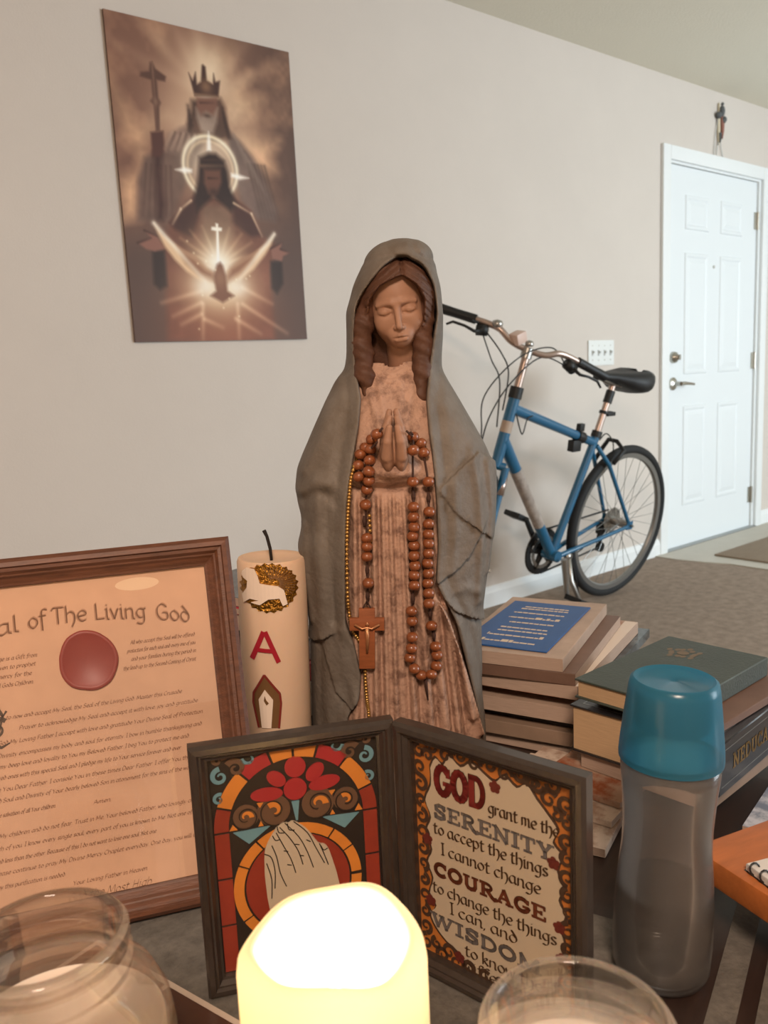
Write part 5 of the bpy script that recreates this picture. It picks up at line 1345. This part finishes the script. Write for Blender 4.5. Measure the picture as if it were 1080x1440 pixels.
for k in range(17):
    y = -.008 - k * .0108
    MB().tube([(.005 + -.0045 * math.cos(a) - .003, y + .001 * math.sin(a), .0052 + .0045 * math.sin(a)) for a in [2 * math.pi * q / 12 for q in range(12)]], .0008, 6, closed=True).build('coil_ring', M_coil, nb)
# ================================================================ BICYCLE  (f = forward along the bike, h = up in the leaning plane, o = away from camera)
lean = R(-9)
bike = thing('bicycle', 'blue city bicycle with black saddle leaning on its kickstand along the wall', 'bicycle', (3.03, 2.163, .002), (lean, 0, R(180)))
# local axes: x = forward (world -X), y = towards the camera side, z = up
def P(f_, h_, o_=0.0): return (f_, -o_, h_)
M_bl = mat('bike_blue', '#1b5b7e', .36, coat=.5, var=.05, vscale=6); M_tyre = mat('tyre_rubber', '#1b1c1d', .75, bump=.3, bscale=300); M_alu = mat('bike_alloy', '#a8a5a0', .3, metal=.9)
M_alu_tint = mat('reflection_tinted_alloy', '#b5a196', .32, metal=.85); M_bblk = mat('bike_black', '#161616', .5); M_sad = mat('saddle_vinyl', '#1d1d1e', .55, bump=.1, bscale=200); M_rim = mat('rim_alloy', '#8f8f8d', .35, metal=.8)  # the first alloy carries the warm reflection's tint in its base colour
M_decal = mat('down_tube_decal', '#9a8f86', .45, var=.3, vscale=40)
WR = .335
HB = (0.0, WR); BB = (.43, .262); SC = (.240, .712); HT = (.745, .905); HBt = (.800, .705); FH_ = (.968, WR)
fr = MB()
fr.tube([P(*BB), P(*SC), P(SC[0] - .008, SC[1] + .02)], [.0165, .0165, .0175], 14)
fr.tube([P(*HT), P(*HBt)], .021, 14)
fr.tube([P(HT[0] + .006, HT[1] - .035), P(SC[0] + .004, SC[1] - .01)], [.020, .017], 14)
fr.tube([P(HBt[0] - .014, HBt[1] + .055), P(*BB)], [.023, .021], 14)
fr.tube([P(BB[0], BB[1], -.035), P(BB[0], BB[1], .035)], .023, 16)
for s_ in (-1, 1):
    fr.tube([P(BB[0] - .02, BB[1] - .002, s_ * .022), P(.30, .282, s_ * .036), P(.02, WR - .004, s_ * .062)], [.011, .010, .008], 10)
    fr.tube([P(SC[0], SC[1] - .02, s_ * .014), P(.17, .61, s_ * .036), P(.008, WR + .006, s_ * .062)], [.009, .009, .008], 10)
    fr.box(P(.004, WR, s_ * .062), (.04, .005, .035))
fr.build('frame', M_bl, bike, smooth=True, angle=50)
a_, b_ = (HBt[0] - .014, HBt[1] + .055), BB
def dt(t): return P(a_[0] + (b_[0] - a_[0]) * t, a_[1] + (b_[1] - a_[1]) * t)
MB().tube([dt(.24), dt(.72)], [.0234, .0222], 16).build('decal', M_decal, bike, smooth=True, angle=50)
MB().tube([P(HT[0] + .022, HT[1] - .08), P(HT[0] + .033, HT[1] - .12)], .0216, 14).build('head_badge', mat('badge', '#a79382', .5), bike, smooth=True, angle=50)
# fork, steered to the left
ax = Vector((HBt[0] - HT[0], 0, HBt[1] - HT[1])).normalized()
st_piv = Vector(P(*HBt)); STEER = R(43)
Ms = Matrix.Rotation(STEER, 3, -ax)      # positive turns the wheel to the bike's left
def steer(p): return tuple(st_piv + Ms @ (Vector(p) - st_piv))
fk = MB()
fk.tube([steer(P(*HBt)), steer(P(HBt[0] + .012, HBt[1] - .04))], .020, 12)
fk.tube([steer(P(HBt[0] + .012, HBt[1] - .035, -.036)), steer(P(HBt[0] + .012, HBt[1] - .035, .036))], .015, 10)
for s_ in (-1, 1): fk.tube([steer(P(HBt[0] + .012, HBt[1] - .035, s_ * .036)), steer(P(.865, .50, s_ * .042)), steer(P(FH_[0], FH_[1], s_ * .048))], [.015, .013, .010], 10)
fk.build('fork', M_bl, bike, smooth=True, angle=50)
for s_ in (-1, 1): MB().tube([steer(P(HBt[0] + .02, HBt[1] - .07, s_ * .040)), steer(P(HBt[0] + .045, HBt[1] - .13, s_ * .042))], .014, 8).build('front_brake', M_alu_tint, bike, smooth=True)
def wheel(center, tf, label=None):
    def w3(r_, a, o_): return tf(P(center[0] + r_ * math.cos(a), center[1] + r_ * math.sin(a), o_))
    n = 72
    ty = MB().tube([w3(WR - .019, 2 * math.pi * k / n, 0) for k in range(n)], .0185, 12, closed=True).build('tyre', M_tyre, bike, smooth=True)
    mb = MB(); v = []; f = []; pr = [(WR - .031, .011), (WR - .031, -.011), (WR - .052, -.009), (WR - .056, 0), (WR - .052, .009)]
    for k in range(n):
        for r_, o_ in pr: v.append(w3(r_, 2 * math.pi * k / n, o_))
    for k in range(n):
        for q in range(5): f.append((k * 5 + q, k * 5 + (q + 1) % 5, ((k + 1) % n) * 5 + (q + 1) % 5, ((k + 1) % n) * 5 + q))
    rim = mb.add(v, f).build('rim', M_rim, ty, smooth=True, angle=40)
    for k in range(32):
        a = 2 * math.pi * k / 32; s_ = 1 if k % 2 else -1; da = R(38) * (1 if (k // 2) % 2 else -1)
        MB().tube([w3(.024, a + da, s_ * .028), w3(WR - .053, a, 0)], .0011, 5).build('spoke', M_rim, ty)
    MB().tube([w3(0, 0, -.05), w3(0, 0, -.03), w3(0, 0, .03), w3(0, 0, .05)], [.010, .018, .018, .010], 14).build('hub', M_alu, ty, smooth=True, angle=40)
    MB().tube([w3(0, 0, -.078), w3(0, 0, .078)], .006, 8).build('axle', M_alu, ty)
    MB().tube([w3(WR - .056, R(-20), 0), w3(WR - .095, R(-20), 0)], .003, 6).build('valve', M_bblk, ty)
    return ty
tyr = wheel(HB, lambda p: p); wheel(FH_, steer)
# drive train on the wall side
def ringm(cx0, cz0, ro, ri, o_, thick, teeth=0, n=48):
    mb = MB(); v = []; f = []
    for k in range(n):
        a = 2 * math.pi * k / n; r_ = ro + (.003 if teeth and k % 2 else 0)
        for rr in (r_, ri):
            for oo in (o_ - thick / 2, o_ + thick / 2): v.append(P(cx0 + rr * math.cos(a), cz0 + rr * math.sin(a), oo))
    for k in range(n):
        i, j = k * 4, ((k + 1) % n) * 4
        f += [(i, j, j + 1, i + 1), (i + 2, i + 3, j + 3, j + 2), (i, i + 2, j + 2, j), (i + 1, j + 1, j + 3, i + 3)]
    return mb.add(v, f)
ringm(BB[0], BB[1], .094, .070, .048, .003, 1, 64).build('chainring', M_bblk, bike)
ringm(BB[0], BB[1], .099, .091, .053, .002).build('chain_guard', M_alu, bike)
sp_ = MB()
for k in range(5):
    a = R(72 * k + 10); sp_.tube([P(BB[0], BB[1], .048), P(BB[0] + .078 * math.cos(a), BB[1] + .078 * math.sin(a), .048)], [.014, .008], 8)
sp_.build('chainring_spider', M_bblk, bike, smooth=True)
ringm(BB[0], BB[1], .068, .055, .042, .003, 1, 48).build('chainring', M_alu, bike)
for k, r_ in enumerate((.030, .036, .042, .048, .054)): ringm(0, WR, r_, .016, .046 - k * .0045, .002, 1, 36).build('cassette_cog', M_alu, bike)
ch = MB(); ch.tube([P(BB[0], BB[1] + .093, .046), P(.02, WR + .046, .040)], .004, 6); ch.tube([P(BB[0] - .005, BB[1] - .093, .046), P(.045, .218, .040)], .004, 6); ch.build('chain', M_bblk, bike)
rd = MB(); rd.box(P(.02, .295, .06), (.05, .03, .05)); rd.box(P(.035, .245, .055), (.028, .016, .10)); rd.tube([P(.04, .215, .035), P(.04, .215, .05)], .022, 14); rd.build('rear_derailleur', M_bblk, bike, bevel=.003)
for s_, a in ((1, R(65)), (-1, R(245))):
    c1 = P(BB[0], BB[1], s_ * .065); c2 = P(BB[0] + .165 * math.cos(a), BB[1] + .165 * math.sin(a), s_ * .078)
    if s_ < 0: c2 = P(BB[0] - .02, BB[1] + .165, s_ * .078)
    else: c2 = P(BB[0] + .02, BB[1] + .06, s_ * .078) if False else P(BB[0] + .085, BB[1] + .14, s_ * .078)
    if s_ < 0: c2 = P(BB[0] - .03, BB[1] - .160, s_ * .078)
    crk = MB().tube([c1, c2], [.014, .010], 10).build('crank_arm', M_bblk if s_ > 0 else M_alu, bike, smooth=True, angle=50)
    pd_ = MB(); pd_.box((c2[0], c2[1] - s_ * .05, c2[2]), (.07, .08, .022), Matrix.Rotation(R(-25), 3, 'Y')); pd_.build('pedal', M_bblk, crk, bevel=.004)
pdl = MB(); pdl.tube([P(.49, .47, .09), P(.47, .45, .12), P(.455, .40, .11)], .005, 6); pdl.build('toe_strap', M_bblk, bike)
# seat post, clamps, saddle
a0 = Vector(P(SC[0] - .006, SC[1] + .015)); a1 = Vector(P(.165, .925))
MB().tube([a0, a1], .0135, 12).build('seat_post', M_alu_tint, bike, smooth=True, angle=50)
def along(t): return a0 + (a1 - a0) * t
MB().tube([along(-.02), along(.10)], .021, 12).build('seat_clamp', M_bblk, bike, smooth=True, angle=50)
rf2 = MB(); rf2.tube([along(.44), along(.50)], .019, 12); c = along(.47); rf2.box((c.x - .03, c.y + .004, c.z - .006), (.05, .03, .016)); rf2.build('reflector_clamp', M_bblk, bike, bevel=.002)
MB().tube([along(.66), along(.90)], .018, 12).build('post_sleeve', M_bblk, bike, smooth=True, angle=50)
sd_ = []
secs = [(-.098, .030, .050, .988), (-.090, .085, .085, .990), (-.05, .105, .098, .992), (0, .104, .090, .990), (.05, .080, .062, .986), (.10, .045, .036, .984), (.15, .026, .030, .985), (.185, .020, .026, .983), (.195, .008, .012, .978)]
v = []; f = []; n = 18
for (x, hw, ht, zt) in secs:
    for k in range(n):
        a = 2 * math.pi * k / n
        yy = hw * math.copysign(abs(math.cos(a)) ** .8, math.cos(a)); s__ = math.sin(a)
        zz = zt - ht / 2 + ht / 2 * (math.copysign(abs(s__) ** .7, s__)) - (.012 if s__ > 0 and abs(math.cos(a)) < .3 and x < .02 else 0) + (.004 if x < -.03 else 0)
        v.append((x, yy, zz))
for i in range(len(secs) - 1):
    for k in range(n): f.append((i * n + k, (i + 1) * n + k, (i + 1) * n + (k + 1) % n, i * n + (k + 1) % n))
f += [tuple(range(n)), tuple((len(secs) - 1) * n + k for k in range(n))[::-1]]
so = MB().add(v, f).build('saddle', M_sad, bike, (.165 - .075, 0, -.005), smooth=True)
rl = MB()
for s_ in (-1, 1): rl.tube([P(.01, .95, s_ * .05), P(.08, .932, s_ * .022), P(.17, .93, s_ * .022), P(.25, .955, s_ * .012)], .004, 6)
rl.box(P(.13, .932), (.04, .06, .02)); rl.build('saddle_rails', M_alu, bike)
# headset, stem, bars
MB().tube([P(*HT), P(HT[0] - .010, HT[1] + .04)], .0245, 14).build('headset', M_bblk, bike, smooth=True, angle=50)
MB().tube([P(HT[0] - .010, HT[1] + .035), P(HT[0] - .043, HT[1] + .16)], .0145, 12).build('stem', M_alu_tint, bike, smooth=True, angle=50)
MB().tube([P(.708, 1.045), P(.699, 1.080)], .021, 12).build('stem_clamp', M_alu, bike, smooth=True, angle=50)
phi = R(54)
def bar(t, q=0.0, dz=0.0):
    """t along the bar (positive = wall side), q backwards, dz up; steered"""
    p_ = t * math.sin(phi) - q * math.cos(phi); o_ = t * math.cos(phi) + q * math.sin(phi)
    tilt = t / .31 * .036
    return P(.700 + .964 * p_ - .265 * dz, 1.074 + .265 * p_ + .964 * dz + tilt, o_)
prof_b = [(0, 0, 0), (.035, 0, .001), (.07, .0, .008), (.11, .004, .030), (.15, .02, .036), (.20, .042, .036), (.26, .066, .034), (.315, .088, .032)]
left_ = [bar(-t, q, dz) for t, q, dz in prof_b]; right_ = [bar(t, q, dz) for t, q, dz in prof_b]
MB().tube([Vector(p) for p in smooth_path(left_[::-1] + right_[1:], 4)], .0115, 10).build('handlebar', M_alu_tint, bike, smooth=True)
for s_ in (-1, 1):
    MB().tube([bar(s_ * .195, .040, .036), bar(s_ * .26, .066, .034), bar(s_ * .322, .090, .032)], [.0175, .0165, .018], 12).build('grip', M_bblk, bike, smooth=True, angle=50)
    lv_ = MB(); lv_.tube([bar(s_ * .150, .018, .012), bar(s_ * .185, .034, .004)], [.020, .022], 10); lv_.build('brake_lever_body', M_bblk, bike, smooth=True)
    MB().tube([bar(s_ * .175, .0, .000), bar(s_ * .20, -.012, -.012), bar(s_ * .235, -.004, -.006), bar(s_ * .275, .014, -.006), bar(s_ * .295, .020, -.022)], [.007, .006, .005, .005, .004], 8).build('brake_lever', M_bblk, bike, smooth=True)
    MB().tube([bar(s_ * .19, .01, .024), bar(s_ * .215, .004, .020)], .005, 6).build('shift_lever', M_bblk, bike)
cbm = Matrix.Rotation(R(20), 3, 'Y')
c = Vector(bar(.045, .0, .026)); MB().box(c, (.05, .045, .040), cbm).build('bell_box', mat('bell_box', '#cdb3a6', .4), bike, bevel=.006)
c = Vector(bar(.125, .01, .044)); MB().lathe([(0, -.012), (.017, -.010), (.021, 0), (.017, .012), (0, .017)], 16, c).build('bell', M_alu, bike, smooth=True)
c = Vector(bar(.0, .0, .022)); MB().lathe([(0, -.01), (.014, -.008), (.016, 0), (.012, .010), (0, .013)], 14, c).build('bar_clip', M_alu, bike, smooth=True)
def cable(pts): MB().tube([Vector(p) for p in smooth_path(pts, 8)], .0026, 6).build('cable', M_bblk, bike, smooth=True)
cable([bar(.150, .018, .004), P(.80, 1.06, .03), P(.755, .99, .03), P(.772, .86, .026)])
cable([bar(.165, .022, -.002), P(.84, 1.04, .04), P(.775, .96, .05), P(.79, .80, .03)])
cable([bar(-.150, .018, .004), P(.62, 1.085, -.04), P(.80, 1.055, -.05), P(.92, .93, -.02), P(.90, .80, .0), P(.83, .64, .05)])
cable([bar(-.165, .02, .0), P(.66, 1.05, -.03), P(.80, .96, -.02), P(.87, .84, 0), P(.86, .70, .04)])
cable([P(.755, .855, -.024), P(.72, .78, -.03), P(.69, .83, -.022), P(.66, .84, -.02)])
cable([P(SC[0] - .02, SC[1], -.01), P(.18, .735, -.01), P(.13, .70, -.01), P(.115, .655, -.01)])
# top-tube bracket, rear brake, kickstand
q_ = lambda t: (HT[0] + .006 + (SC[0] + .004 - HT[0] - .006) * t, HT[1] - .035 + (SC[1] - .01 - HT[1] + .035) * t)
x_, h__ = q_(.80); br = MB(); br.tube([P(*q_(.77)), P(*q_(.85))], .024, 12); br.box(P(x_ - .005, h__ + .035), (.028, .022, .03)); br.box(P(x_ + .02, h__ - .035), (.05, .03, .045)); br.build('top_tube_bracket', M_bblk, bike, bevel=.003)
rbk = MB(); rbk.tube([P(.155, .615, -.045), P(.10, .665, -.05), P(.115, .70, -.02), P(.115, .70, .02), P(.10, .665, .05), P(.155, .615, .045)], .009, 8); rbk.build('rear_brake', M_bblk, bike, smooth=True)
ks0 = P(.36, .25, -.03); d_l = Vector((0, math.sin(-lean), math.cos(lean)))
MB().lathe([(0, -.012), (.016, -.01), (.018, 0), (.016, .01), (0, .012)], 14, ks0, Matrix.Rotation(R(90), 3, 'X')).build('kickstand_pivot', M_alu, bike, smooth=True)
# kickstand foot reaches the carpet on the camera side
MB().tube([ks0, P(.352, .15, -.055), P(.345, .030, -.14)], [.011, .010, .008], 8).build('kickstand', M_alu, bike, smooth=True)
MB().tube([P(.335, .24, -.028), P(.31, .15, -.045), P(.27, .045, -.05)], .004, 6).build('kickstand_spring', M_bblk, bike)
